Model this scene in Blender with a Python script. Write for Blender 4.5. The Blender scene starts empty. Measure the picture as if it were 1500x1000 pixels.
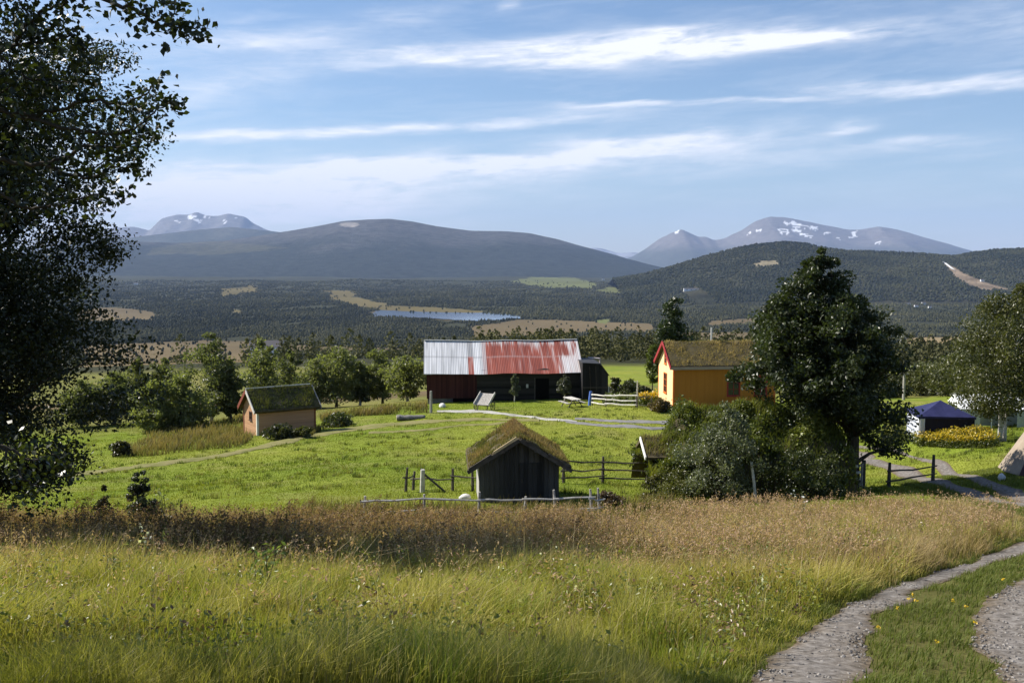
import bpy, math, random
import numpy as np
from math import radians, sin, cos, pi, tan, atan, atan2, sqrt, exp
from mathutils import Vector, Matrix

SC = bpy.context.scene
COL = SC.collection
rng = np.random.default_rng(11)
random.seed(5)

# ------------------------------------------------------------------ camera
F = 1472.0                       # focal length in pixels of the 1500 px wide photograph
PITCH = atan(115.0 / F)
EYE = 4.2
cam = bpy.data.cameras.new("camera")
cam.sensor_width = 36.0
cam.lens = F / 1500.0 * 36.0
cam.clip_start = 0.1
cam.clip_end = 120000.0
camo = bpy.data.objects.new("camera", cam)
COL.objects.link(camo)
camo.location = (0, 0, EYE)
camo.rotation_euler = (pi / 2 - PITCH, 0, 0)
SC.camera = camo

# ------------------------------------------------------------------ light
SUN_AZ = radians(71)             # degrees left of the view direction
SUN_EL = radians(40)
SUN = Vector((-sin(SUN_AZ) * cos(SUN_EL), cos(SUN_AZ) * cos(SUN_EL), sin(SUN_EL)))
sl = bpy.data.lights.new("sun", 'SUN')
sl.energy = 5.0
sl.angle = radians(0.5)
sl.color = (1.0, 0.94, 0.84)
slo = bpy.data.objects.new("sun", sl)
COL.objects.link(slo)
slo.rotation_euler = (-SUN).to_track_quat('-Z', 'Y').to_euler()

SC.view_settings.view_transform = 'Standard'
SC.view_settings.look = 'None'
SC.view_settings.exposure = 0.86
SC.view_settings.gamma = 1.0
SC.render.engine = 'CYCLES'
SC.cycles.use_denoising = True
SC.cycles.max_bounces = 6
SC.cycles.diffuse_bounces = 3
SC.cycles.glossy_bounces = 2
SC.cycles.transmission_bounces = 4
SC.cycles.volume_bounces = 0
SC.cycles.sample_clamp_indirect = 6.0


class NT:
    """small helper for node trees"""
    def __init__(self, tree):
        self.t = tree
        tree.nodes.clear()

    def n(self, kind, **kw):
        nd = self.t.nodes.new(kind)
        for k, v in kw.items():
            if k == 'inp':
                for kk, vv in v.items():
                    if hasattr(vv, 'is_output'):
                        self.t.links.new(vv, nd.inputs[kk])
                    else:
                        nd.inputs[kk].default_value = vv
            else:
                setattr(nd, k, v)
        return nd

    def m(self, op, a, b=None, c=None, clamp=False):
        nd = self.t.nodes.new('ShaderNodeMath')
        nd.operation = op
        nd.use_clamp = clamp
        for i, v in enumerate((a, b, c)):
            if v is None:
                continue
            if hasattr(v, 'is_output'):
                self.t.links.new(v, nd.inputs[i])
            else:
                nd.inputs[i].default_value = v
        return nd.outputs[0]

    def link(self, a, b):
        self.t.links.new(a, b)


def build_world():
    w = bpy.data.worlds.new("World")
    SC.world = w
    w.use_nodes = True
    k = NT(w.node_tree)
    out = k.n('ShaderNodeOutputWorld')
    bg = k.n('ShaderNodeBackground')
    sky = k.n('ShaderNodeTexSky')
    sky.sky_type = 'NISHITA'
    sky.sun_disc = False
    sky.sun_elevation = SUN_EL
    sky.sun_rotation = -SUN_AZ
    sky.altitude = 300
    sky.air_density = 1.0
    sky.dust_density = 0.4
    sky.ozone_density = 4.5
    tc = k.n('ShaderNodeTexCoord')
    sep = k.n('ShaderNodeSeparateXYZ', inp={0: tc.outputs['Generated']})
    X, Y, Z = sep.outputs
    az = k.m('ARCTAN2', X, Y)
    el = k.m('ARCSINE', Z)
    # wind-drawn noise: features long along the azimuth, thin in elevation, slightly tilted
    elt = k.m('SUBTRACT', el, k.m('MULTIPLY', az, 0.05))
    comb = k.n('ShaderNodeCombineXYZ', inp={0: k.m('MULTIPLY', az, 5.0), 1: k.m('MULTIPLY', elt, 34.0), 2: 0.3})
    warp = k.n('ShaderNodeTexNoise', inp={'Vector': comb.outputs[0], 'Scale': 1.3, 'Detail': 4.0, 'Roughness': 0.55})
    vadd = k.n('ShaderNodeVectorMath', operation='MULTIPLY_ADD',
               inp={0: warp.outputs['Color'], 1: (0.9, 0.9, 0.9), 2: comb.outputs[0]})
    nz = k.n('ShaderNodeTexNoise', inp={'Vector': vadd.outputs[0], 'Scale': 1.6, 'Detail': 9.0, 'Roughness': 0.62})
    comb2 = k.n('ShaderNodeCombineXYZ', inp={0: k.m('MULTIPLY', az, 16.0), 1: k.m('MULTIPLY', elt, 60.0), 2: 1.7})
    nz2 = k.n('ShaderNodeTexNoise', inp={'Vector': comb2.outputs[0], 'Scale': 2.0, 'Detail': 6.0, 'Roughness': 0.6})
    wob = k.m('MULTIPLY', k.m('SUBTRACT', warp.outputs['Fac'], 0.5), 0.03)
    # cloud banks: (u0, v0, u1, v1, half thickness px, strength) given as sky directions
    banks = [(500, 84, 1330, 44, 17, 1.0), (820, 66, 1270, 50, 11, 0.75), (225, 199, 850, 171, 8, 0.85),
             (180, 300, 1090, 206, 26, 0.72), (430, 262, 990, 216, 13, 0.6),
             (285, 62, 485, 48, 16, 0.45), (1205, 131, 1560, 118, 9, 0.85), (830, 155, 1195, 149, 4, 0.6),
             (1218, 187, 1285, 178, 7, 0.55), (1285, 208, 1400, 206, 6, 0.6), (190, 150, 450, 108, 22, 0.35),
             (205, 243, 350, 239, 5, 0.5), (470, 40, 650, 18, 14, 0.22), (835, 212, 1080, 203, 9, 0.6),
             (-350, 325, 600, 285, 50, 0.9), (-300, 90, 260, 60, 40, 0.4), (-400, 210, 160, 225, 30, 0.8),
             (730, 6, 760, 2, 5, 0.3), (1000, 235, 1460, 212, 10, 0.3), (1560, 60, 2300, 150, 30, 0.6),
             (-900, 100, -300, 40, 40, 0.6)]
    tot = None
    for (u0, v0, u1, v1, th, st) in banks:
        def ang(u, v):
            d = pix_dir(u, v)
            return atan2(d.x, d.y), math.asin(d.normalized().z)
        a0, e0 = ang(u0, v0)
        a1, e1 = ang(u1, v1)
        ac, ec = (a0 + a1) / 2, (e0 + e1) / 2
        ha = max(0.01, abs(a1 - a0) / 2)
        sl_ = (e1 - e0) / (a1 - a0)
        thr = th / F
        p = k.m('DIVIDE', k.m('SUBTRACT', az, ac), ha)
        q = k.m('SUBTRACT', k.m('SUBTRACT', k.m('ADD', el, wob), ec), k.m('MULTIPLY', k.m('SUBTRACT', az, ac), sl_))
        q = k.m('DIVIDE', q, thr)
        p4 = k.m('POWER', k.m('ABSOLUTE', p), 3.0)
        r = k.m('ADD', p4, k.m('MULTIPLY', q, q))
        g = k.m('MULTIPLY', k.m('EXPONENT', k.m('MULTIPLY', r, -0.9)), st)
        tot = g if tot is None else k.m('ADD', tot, g)
    tex = k.m('ADD', k.m('MULTIPLY', nz.outputs['Fac'], 1.5), k.m('MULTIPLY', nz2.outputs['Fac'], 0.7))
    tex = k.m('SUBTRACT', tex, 0.66)
    dens = k.m('MULTIPLY', tot, tex)
    thin = k.m('MULTIPLY', k.m('SUBTRACT', nz.outputs['Fac'], 0.46), 0.55, clamp=True)
    dens = k.m('ADD', k.m('MULTIPLY', dens, 2.0), thin, clamp=True)
    veil = k.m('MULTIPLY', k.m('EXPONENT', k.m('MULTIPLY', el, -14.0)), 0.2)
    dens = k.m('MULTIPLY', k.m('ADD', dens, veil, clamp=True), 0.92)
    # pale veil low over the horizon towards the sun
    mix = k.n('ShaderNodeMix', data_type='RGBA', inp={'Factor': dens, 'A': sky.outputs[0], 'B': (9.0, 9.0, 9.3, 1)})
    k.link(mix.outputs['Result'], bg.inputs['Color'])
    bg.inputs['Strength'].default_value = SKY_STRENGTH
    k.link(bg.outputs[0], out.inputs[0])


SKY_STRENGTH = 0.074


# ------------------------------------------------------------------ pixel <-> world (used to survey where things stand)
def pix_dir(u, v):
    x = (u - 750.0) / F
    yc = -(v - 500.0) / F
    f = Vector((0, cos(PITCH), -sin(PITCH)))
    up = Vector((0, sin(PITCH), cos(PITCH)))
    return f + up * yc + Vector((1, 0, 0)) * x


def at(u, v, Y):
    d = pix_dir(u, v)
    return Vector((0, 0, EYE)) + d * (Y / d.y)


def proj(x, y, z):
    dz = z - EYE
    dep = y * cos(PITCH) - dz * sin(PITCH)
    upc = y * sin(PITCH) + dz * cos(PITCH)
    return 750 + F * x / dep, 500 - F * upc / dep


build_world()


# ------------------------------------------------------------------ numeric noise
def _hash(ix, iy, seed):
    h = (ix.astype(np.int64) * 374761393 + iy.astype(np.int64) * 668265263 + seed * 982451653) & 0x7fffffff
    h = ((h ^ (h >> 13)) * 1274126177) & 0x7fffffff
    h = h ^ (h >> 16)
    return (h & 0xffffff) / float(0xffffff)


def vnoise(x, y, seed=0):
    x = np.asarray(x, float); y = np.asarray(y, float)
    ix = np.floor(x); iy = np.floor(y)
    fx = x - ix; fy = y - iy
    fx = fx * fx * (3 - 2 * fx); fy = fy * fy * (3 - 2 * fy)
    a = _hash(ix, iy, seed); b = _hash(ix + 1, iy, seed)
    c = _hash(ix, iy + 1, seed); d = _hash(ix + 1, iy + 1, seed)
    return (a + (b - a) * fx) * (1 - fy) + (c + (d - c) * fx) * fy


def fbm(x, y, seed=0, octv=4, gain=0.5):
    s = 0; a = 1.0; t = 0
    x = np.asarray(x, float); y = np.asarray(y, float)
    for i in range(octv):
        s = s + a * vnoise(x, y, seed + i * 17)
        t += a
        a *= gain
        x = x * 2.03 + 11.3; y = y * 2.03 + 5.7
    return s / t


def sstep(a, b, x):
    t = np.clip((np.asarray(x, float) - a) / (b - a), 0, 1)
    return t * t * (3 - 2 * t)


# ------------------------------------------------------------------ terrain height
SURVEY = [  # (u, v, distance) of bare ground read off the photograph
    (0, 1000, 9.0), (400, 1000, 9.2), (750, 1000, 9.5), (1180, 985, 10.3), (1480, 985, 10.8),
    (0, 905, 13.6), (400, 908, 13.6), (750, 902, 14), (1290, 868, 15.8), (1480, 868, 16.2),
    (0, 838, 19.5), (400, 845, 19.5), (750, 838, 20), (1400, 830, 20), (1500, 800, 24),
    (0, 797, 26), (300, 798, 26), (750, 797, 27), (1150, 786, 27), (1500, 767, 30),
    (0, 768, 33), (300, 770, 33), (560, 764, 33), (750, 762, 33.5), (900, 758, 33.5), (1250, 742, 33),
    (690, 735, 37), (818, 735, 37), (940, 735, 38), (1240, 722, 40), (1476, 727, 36.5),
    (150, 725, 45), (450, 700, 47), (750, 695, 47), (885, 711, 43), (1310, 715, 41), (1404, 695, 47), (1480, 692, 41),
    (130, 692, 58), (350, 660, 66), (600, 640, 68), (750, 650, 62), (950, 648, 62), (1344, 675, 55), (1420, 664, 50),
    (376, 637, 75), (460, 632, 78), (600, 612, 83), (740, 597, 88), (850, 594, 88), (1000, 622, 71), (985, 598, 78),
    (1262, 655, 63), (1380, 634, 57), (1500, 642, 55),
    (640, 588, 95), (840, 583, 95), (740, 572, 112), (1100, 592, 84), (1230, 596, 90),
    (100, 640, 86), (250, 618, 97), (450, 600, 104), (580, 590, 112),
    (920, 577, 110), (920, 560, 140), (920, 537, 215), (1300, 588, 100), (1340, 578, 130), (1480, 610, 85)]
pts = [at(u, v, d) for (u, v, d) in SURVEY]
P = [(p.x, p.y, p.z) for p in pts]
P += [(0, 0, EYE - 1.65), (0, 4.5, EYE - 2.2), (-8, 0, EYE - 1.7), (8, 1, EYE - 2.6), (-20, 5, EYE - 2.6), (22, 8, EYE - 3.4),
      (0, -25, EYE + 2), (-40, -20, EYE + 1), (40, -20, EYE - 1), (-45, 30, EYE - 8.5), (45, 35, EYE - 6.8), (70, 90, EYE - 9.5),
      (-75, 90, EYE - 15.5), (-60, 150, EYE - 20), (-110, 215, EYE - 25), (0, 215, EYE - 23), (110, 215, EYE - 21), (60, 150, EYE - 16)]
P = np.array(P)


def tps_fit(p):
    n = len(p)
    s = p[:, :2] / 50.0
    d = np.sqrt(((s[:, None] - s[None]) ** 2).sum(-1)) + 1e-9
    K = d * d * np.log(d) + np.eye(n) * 0.002
    A = np.zeros((n + 3, n + 3))
    A[:n, :n] = K
    A[:n, n] = 1; A[:n, n + 1:] = s
    A[n, :n] = 1; A[n + 1:, :n] = s.T
    b = np.zeros(n + 3); b[:n] = p[:, 2]
    return s, np.linalg.solve(A, b)


TS, TW = tps_fit(P)


def tps(x, y):
    sh = np.shape(x)
    q = np.stack([np.ravel(x), np.ravel(y)], 1) / 50.0
    out = np.empty(len(q))
    n = len(TS)
    for i in range(0, len(q), 20000):
        c = q[i:i + 20000]
        d = np.sqrt(((c[:, None] - TS[None]) ** 2).sum(-1)) + 1e-9
        out[i:i + 20000] = (d * d * np.log(d)) @ TW[:n] + TW[n] + c @ TW[n + 1:]
    return out.reshape(sh)


FAR_D = np.array([0, 100, 220, 320, 600, 1000, 1600, 2200, 2700, 3300, 4600, 6500, 9000, 14000, 22000, 60000])
FAR_H = np.array([10, 14, 23, 30, 60, 100, 146, 180, 200, 205, 205, 198, 188, 185, 190, 190])
LAKE_Z = EYE - 205.6


def ground(x, y):
    x = np.asarray(x, float); y = np.asarray(y, float)
    r = np.hypot(x, y)
    yy = np.where(y > 0, r, r * 0.2)
    far = EYE - np.interp(yy, FAR_D, FAR_H)
    far = far + (fbm(x / 420, y / 420, 3, 3) - 0.5) * 14 * sstep(250, 900, r) * (1 - sstep(2400, 2900, r)) * (r < 3000)
    far = far + (fbm(x / 900, y / 900, 9, 4) - 0.42) * 85 * sstep(5000, 7500, r)
    near = np.zeros_like(far)
    m = r < 262
    if np.any(m):
        near[m] = tps(x[m], y[m]) if far.ndim else tps(x, y)
    w = sstep(150, 255, r)
    # behind the viewer the slope simply carries on upwards
    g = np.where(m, near * (1 - w) + far * w, far)
    lump = (fbm(x / 1.7, y / 1.7, 21, 3) - 0.5) * 0.16 + (fbm(x / 7, y / 7, 22, 3) - 0.5) * 0.25
    return g + lump * (r < 262) * (1 - w)


def gz(x, y):
    return float(ground(np.array([x]), np.array([y]))[0])


def hit(u, v, lo=6.0, hi=260.0):
    """where the line of sight of a photo point meets the ground (nearest hit)"""
    d = pix_dir(u, v)
    Y = np.exp(np.linspace(math.log(lo), math.log(hi), 1500))
    X = d.x / d.y * Y
    Zr = EYE + d.z / d.y * Y
    g = ground(X, Y)
    i = int(np.argmax(Zr <= g))
    if Zr[i] > g[i]:
        i = len(Y) - 1
    return Vector((X[i], Y[i], g[i]))


# ------------------------------------------------------------------ mesh helpers
def tag(o, label=None, cat=None, group=None, kind=None):
    if label: o['label'] = label
    if cat: o['category'] = cat
    if group: o['group'] = group
    if kind: o['kind'] = kind
    return o


def empty(name, loc, rz=0.0):
    o = bpy.data.objects.new(name, None)
    o.empty_display_size = 0.3
    o.location = loc
    o.rotation_euler = (0, 0, rz)
    COL.objects.link(o)
    return o


def np_mesh(name, V, Fc, mat, parent=None, col=None, smooth=False, uv=None):
    V = np.asarray(V, np.float32); Fc = np.asarray(Fc, np.int32)
    me = bpy.data.meshes.new(name)
    k = Fc.shape[1]
    me.vertices.add(len(V)); me.vertices.foreach_set('co', V.ravel())
    me.loops.add(Fc.size); me.loops.foreach_set('vertex_index', Fc.ravel())
    me.polygons.add(len(Fc))
    me.polygons.foreach_set('loop_start', np.arange(0, Fc.size, k, dtype=np.int32))
    me.polygons.foreach_set('use_smooth', np.full(len(Fc), smooth, dtype=bool))
    me.update(calc_edges=True)
    if col is not None:
        a = me.attributes.new('col', 'FLOAT_COLOR', 'POINT')
        c = np.ones((len(V), 4), np.float32); c[:, :3] = col
        a.data.foreach_set('color', c.ravel())
    me.materials.append(mat)
    o = bpy.data.objects.new(name, me)
    COL.objects.link(o)
    if parent: o.parent = parent
    return o


class MB:
    def __init__(self):
        self.v = []; self.f = []

    def add(self, vs, fs):
        b = len(self.v)
        self.v += [tuple(p) for p in vs]
        self.f += [tuple(b + i for i in f) for f in fs]

    def box(self, c, s, rot=None):
        hx, hy, hz = s[0] / 2, s[1] / 2, s[2] / 2
        vs = [Vector((sx * hx, sy * hy, sz * hz)) for sz in (-1, 1) for sy in (-1, 1) for sx in (-1, 1)]
        if rot is not None:
            vs = [rot @ p for p in vs]
        vs = [p + Vector(c) for p in vs]
        self.add(vs, [(0, 2, 3, 1), (4, 5, 7, 6), (0, 1, 5, 4), (2, 6, 7, 3), (0, 4, 6, 2), (1, 3, 7, 5)])
        return self

    def beam(self, a, b, w, h, up=(0, 0, 1)):
        a = Vector(a); b = Vector(b)
        d = (b - a)
        L = d.length
        d.normalize()
        s = d.cross(Vector(up))
        if s.length < 1e-4: s = Vector((1, 0, 0))
        s.normalize()
        t = s.cross(d)
        vs = []
        for p in (a, b):
            for (i, j) in ((-1, -1), (1, -1), (1, 1), (-1, 1)):
                vs.append(p + s * (i * w / 2) + t * (j * h / 2))
        self.add(vs, [(3, 2, 1, 0), (4, 5, 6, 7), (0, 1, 5, 4), (1, 2, 6, 5), (2, 3, 7, 6), (3, 0, 4, 7)])
        return self

    def tube(self, path, rad, n=7, cap=True):
        path = [Vector(p) for p in path]
        vs = []; fs = []
        ref = Vector((0.3, 0.7, 0.2)).normalized()
        for i, p in enumerate(path):
            d = (path[min(i + 1, len(path) - 1)] - path[max(i - 1, 0)])
            if d.length < 1e-6: d = Vector((0, 0, 1))
            d.normalize()
            s = d.cross(ref)
            if s.length < 1e-3: s = d.cross(Vector((1, 0, 0)))
            s.normalize(); t = d.cross(s)
            r = rad[i] if hasattr(rad, '__len__') else rad
            for k in range(n):
                a = 2 * pi * k / n
                vs.append(p + s * (cos(a) * r) + t * (sin(a) * r))
        for i in range(len(path) - 1):
            for k in range(n):
                fs.append((i * n + k, i * n + (k + 1) % n, (i + 1) * n + (k + 1) % n, (i + 1) * n + k))
        if cap:
            fs.append(tuple(range(n))[::-1]); fs.append(tuple((len(path) - 1) * n + k for k in range(n)))
        self.add(vs, fs)
        return self

    def build(self, name, mat, parent=None, smooth=False, bevel=0.0):
        me = bpy.data.meshes.new(name)
        me.from_pydata(self.v, [], self.f)
        me.update()
        if smooth:
            me.polygons.foreach_set('use_smooth', np.ones(len(me.polygons), dtype=bool))
        me.materials.append(mat)
        o = bpy.data.objects.new(name, me)
        COL.objects.link(o)
        if parent: o.parent = parent
        if bevel:
            b = o.modifiers.new('bevel', 'BEVEL'); b.width = bevel; b.segments = 2; b.limit_method = 'ANGLE'
        return o


def copy_tree(o, parent=None):
    c = o.copy()
    COL.objects.link(c)
    if parent: c.parent = parent
    for ch in [q for q in bpy.data.objects if q.parent == o]:
        copy_tree(ch, c)
    return c


# ------------------------------------------------------------------ materials
def mat_noise(name, cols, scale=2.0, detail=6.0, rough=0.9, bump=0.3, bdist=0.02, stretch=(1, 1, 1), spec=0.2, coord='Object', attr=None,
              metallic=0.0, bscale=None, pos=None):
    m = bpy.data.materials.new(name)
    m.use_nodes = True
    k = NT(m.node_tree)
    out = k.n('ShaderNodeOutputMaterial')
    bs = k.n('ShaderNodeBsdfPrincipled')
    k.link(bs.outputs[0], out.inputs[0])
    bs.inputs['Roughness'].default_value = rough
    bs.inputs['Specular IOR Level'].default_value = spec
    bs.inputs['Metallic'].default_value = metallic
    tc = k.n('ShaderNodeTexCoord')
    mp = k.n('ShaderNodeMapping', inp={'Vector': tc.outputs[coord], 'Scale': stretch})
    nz = k.n('ShaderNodeTexNoise', inp={'Vector': mp.outputs[0], 'Scale': scale, 'Detail': detail, 'Roughness': 0.6})
    rp = k.n('ShaderNodeValToRGB', inp={0: nz.outputs['Fac']})
    el = rp.color_ramp.elements
    n = len(cols)
    while len(el) < n: el.new(0.5)
    for i, c in enumerate(cols):
        el[i].position = pos[i] if pos else 0.3 + 0.4 * i / max(1, n - 1)
        el[i].color = (*c, 1)
    colour = rp.outputs['Color']
    if attr:
        at_ = k.n('ShaderNodeAttribute', attribute_name=attr)
        mx = k.n('ShaderNodeMix', data_type='RGBA', blend_type='MULTIPLY', inp={'Factor': 1.0, 'A': at_.outputs['Color'], 'B': colour})
        colour = mx.outputs['Result']
    k.link(colour, bs.inputs['Base Color'])
    if bump:
        nb = k.n('ShaderNodeTexNoise', inp={'Vector': mp.outputs[0], 'Scale': bscale or scale * 3, 'Detail': 5.0, 'Roughness': 0.65})
        b = k.n('ShaderNodeBump', inp={'Height': nb.outputs['Fac'], 'Strength': bump, 'Distance': bdist})
        k.link(b.outputs[0], bs.inputs['Normal'])
    return m


def mat_boards(name, cols, board=0.18, axis=0, rough=0.85, gap=0.5, spec=0.15, grain=6.0, var=0.45):
    """timber boards along one axis: seam bump, tone varying from board to board, weathered grain"""
    m = bpy.data.materials.new(name)
    m.use_nodes = True
    k = NT(m.node_tree)
    out = k.n('ShaderNodeOutputMaterial')
    bs = k.n('ShaderNodeBsdfPrincipled')
    k.link(bs.outputs[0], out.inputs[0])
    bs.inputs['Roughness'].default_value = rough
    bs.inputs['Specular IOR Level'].default_value = spec
    tc = k.n('ShaderNodeTexCoord')
    sep = k.n('ShaderNodeSeparateXYZ', inp={0: tc.outputs['Object']})
    if axis == 'xy':
        a = k.m('ADD', sep.outputs[0], sep.outputs[1])
    else:
        a = sep.outputs[axis]
    q = k.m('DIVIDE', a, board)
    idx = k.m('FLOOR', q)
    fr = k.m('FRACT', q)
    wn = k.n('ShaderNodeTexWhiteNoise', noise_dimensions='1D', inp={'W': idx})
    st = (grain, grain, 0.5) if axis != 2 else (0.5, 0.5, grain)
    mp = k.n('ShaderNodeMapping', inp={'Vector': tc.outputs['Object'], 'Scale': st})
    nz = k.n('ShaderNodeTexNoise', inp={'Vector': mp.outputs[0], 'Scale': 2.0, 'Detail': 7.0, 'Roughness': 0.65})
    f = k.m('ADD', k.m('MULTIPLY', wn.outputs['Value'], var), k.m('MULTIPLY', nz.outputs['Fac'], 1 - var))
    rp = k.n('ShaderNodeValToRGB', inp={0: f})
    el = rp.color_ramp.elements
    while len(el) < len(cols): el.new(0.5)
    for i, c in enumerate(cols):
        el[i].position = 0.2 + 0.6 * i / max(1, len(cols) - 1)
        el[i].color = (*c, 1)
    k.link(rp.outputs[0], bs.inputs['Base Color'])
    seam = k.m('MULTIPLY', k.m('ABSOLUTE', k.m('SUBTRACT', fr, 0.5)), 2.0)
    seam = k.m('POWER', seam, 10.0)
    hgt = k.m('SUBTRACT', k.m('MULTIPLY', nz.outputs['Fac'], 0.25), k.m('MULTIPLY', seam, gap))
    hgt = k.m('ADD', hgt, k.m('MULTIPLY', wn.outputs['Value'], 0.15))
    b = k.n('ShaderNodeBump', inp={'Height': hgt, 'Strength': 0.8, 'Distance': 0.03})
    k.link(b.outputs[0], bs.inputs['Normal'])
    return m


def mat_leaf(name, trans=0.35, rough=0.55, spec=0.25, tint=(1.15, 1.25, 0.5)):
    """thin leaf or blade: reflects its own colour and lets some light through"""
    m = bpy.data.materials.new(name)
    m.use_nodes = True
    k = NT(m.node_tree)
    out = k.n('ShaderNodeOutputMaterial')
    at_ = k.n('ShaderNodeAttribute', attribute_name='col')
    bs = k.n('ShaderNodeBsdfPrincipled')
    bs.inputs['Roughness'].default_value = rough
    bs.inputs['Specular IOR Level'].default_value = spec
    k.link(at_.outputs['Color'], bs.inputs['Base Color'])
    tr = k.n('ShaderNodeBsdfTranslucent')
    mx = k.n('ShaderNodeMix', data_type='RGBA', blend_type='MULTIPLY', inp={'Factor': 1.0, 'A': at_.outputs['Color'], 'B': (*tint, 1)})
    k.link(mx.outputs['Result'], tr.inputs['Color'])
    ms = k.n('ShaderNodeMixShader', inp={0: trans})
    k.link(bs.outputs[0], ms.inputs[1]); k.link(tr.outputs[0], ms.inputs[2])
    k.link(ms.outputs[0], out.inputs[0])
    return m


def mat_plain(name, c, rough=0.6, spec=0.3, metallic=0.0, var=0.12, scale=3.0, bump=0.1):
    lo = tuple(x * (1 - var) for x in c); hi = tuple(min(1, x * (1 + var)) for x in c)
    return mat_noise(name, [lo, hi], scale=scale, rough=rough, spec=spec, metallic=metallic, bump=bump)


M_LEAF = mat_leaf('leaf', 0.34, 0.4, 0.45)
M_GRASS = mat_leaf('grass_blade', 0.42, 0.6, 0.2, (1.1, 1.15, 0.6))
M_PALELEAF = mat_leaf('pale_leaf', 0.55, 0.45, 0.4)
M_FARLEAF = mat_leaf('distant_foliage', 0.15, 0.8, 0.05)
M_BARK = mat_noise('bark', [(0.03, 0.025, 0.02), (0.09, 0.075, 0.06)], scale=6, stretch=(1, 1, 0.25), bump=0.8)
M_BIRCH = mat_noise('birch_bark', [(0.05, 0.045, 0.04), (0.45, 0.42, 0.38), (0.6, 0.58, 0.54)], scale=4, stretch=(1, 1, 2.5), bump=0.4, pos=[0.34, 0.42, 0.7])
M_GREYWOOD = mat_boards('weathered_grey_boards', [(0.05, 0.047, 0.044), (0.105, 0.1, 0.093), (0.16, 0.15, 0.14)], board=0.19, axis=0)
M_GREYSIDE = mat_boards('weathered_grey_side_boards', [(0.2, 0.19, 0.18), (0.36, 0.345, 0.325), (0.46, 0.44, 0.42)], board=0.17, axis='xy')
M_POLE = mat_noise('weathered_pole', [(0.16, 0.145, 0.13), (0.34, 0.32, 0.29), (0.46, 0.44, 0.41)], scale=5, stretch=(2, 2, 2), bump=0.5)
M_DARKPOLE = mat_noise('dark_pole', [(0.05, 0.043, 0.036), (0.12, 0.105, 0.09)], scale=5, bump=0.5)
M_PALEPOLE = mat_noise('pale_pole', [(0.35, 0.33, 0.29), (0.62, 0.6, 0.55)], scale=5, bump=0.4)
M_STONE = mat_noise('stone', [(0.09, 0.09, 0.085), (0.22, 0.215, 0.2)], scale=3, bump=0.7)
M_WHITESTONE = mat_noise('white_stone', [(0.5, 0.49, 0.46), (0.75, 0.74, 0.7)], scale=3, bump=0.4)
M_SOIL = mat_noise('turf_soil', [(0.05, 0.04, 0.025), (0.11, 0.09, 0.045)], scale=4, bump=0.8)
M_DARK = mat_plain('dark_door_and_shade', (0.007, 0.0065, 0.006), rough=0.95, spec=0.02)
M_GLASS = mat_plain('window_glass', (0.02, 0.025, 0.03), rough=0.08, spec=0.6, bump=0.0)


# ------------------------------------------------------------------ foliage helpers
def unit(v):
    return v / (np.linalg.norm(v, axis=-1, keepdims=True) + 1e-9)


def leaf_arrays(C, size, col, up=0.4, aspect=0.6, r=None):
    r = r or rng
    n = len(C)
    nr = r.normal(size=(n, 3)); nr[:, 2] += up
    nr = unit(nr)
    t = unit(np.cross(nr, r.normal(size=(n, 3))))
    b = np.cross(nr, t)
    s = (np.asarray(size) * np.ones(n))[:, None]
    C = np.asarray(C)
    droop = np.zeros((n, 3)); droop[:, 2] = -0.12
    v0 = C - t * s * 0.5; v2 = C + t * s * 0.5 + droop * s
    v1 = C + b * s * aspect * 0.5 - t * s * 0.08 + nr * s * 0.06; v3 = C - b * s * aspect * 0.5 - t * s * 0.08 + nr * s * 0.06
    V = np.stack([v0, v1, v2, v3], 1).reshape(-1, 3)
    Fc = np.arange(n * 4).reshape(n, 4)
    return V, Fc, np.repeat(col, 4, 0)


def mixcol(a, b, t):
    a = np.asarray(a, float); b = np.asarray(b, float)
    return a[None] * (1 - t[:, None]) + b[None] * t[:, None]


def blade_arrays(Pt, H, W, lean, cb, ct, wind=(0.5, -0.15)):
    """curved grass blades, five points each"""
    n = len(Pt)
    a = rng.uniform(0, 2 * pi, n)
    wd = np.stack([np.cos(a), np.sin(a), np.zeros(n)], 1)
    la = rng.uniform(0, 2 * pi, n)
    ld = np.stack([0.8 * np.cos(la) + wind[0], 0.8 * np.sin(la) + wind[1], np.zeros(n)], 1)
    ld = ld * (np.asarray(lean) * rng.uniform(0.3, 1.2, n))[:, None]
    H = np.asarray(H) * np.ones(n); W = np.asarray(W) * np.ones(n)
    up = np.zeros((n, 3)); up[:, 2] = 1
    Hc = H[:, None]
    b0 = Pt - wd * W[:, None] * 0.5; b1 = Pt + wd * W[:, None] * 0.5
    md = Pt + up * Hc * 0.55 + ld * Hc * 0.25
    m0 = md - wd * W[:, None] * 0.38; m1 = md + wd * W[:, None] * 0.38
    tp = Pt + up * Hc * (1 - 0.12 * np.linalg.norm(ld, axis=1)[:, None]) + ld * Hc * 0.85
    V = np.stack([b0, b1, m0, m1, tp], 1).reshape(-1, 3)
    base = np.arange(n)[:, None] * 5
    Fc = np.concatenate([base + np.array([[0, 1, 3]]), base + np.array([[0, 3, 2]]), base + np.array([[2, 3, 4]])], 1).reshape(-1, 3)
    cm = cb * 0.5 + ct * 0.5
    Cc = np.stack([cb, cb, cm, cm, ct], 1).reshape(-1, 3)
    return V, Fc, Cc


def in_poly(x, y, poly):
    x = np.asarray(x); y = np.asarray(y)
    ins = np.zeros(x.shape, bool)
    n = len(poly)
    for i in range(n):
        x0, y0 = poly[i]; x1, y1 = poly[(i + 1) % n]
        c = ((y0 > y) != (y1 > y))
        with np.errstate(divide='ignore', invalid='ignore'):
            xi = (x1 - x0) * (y - y0) / (y1 - y0 + 1e-12) + x0
        ins ^= c & (x < xi)
    return ins


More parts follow.
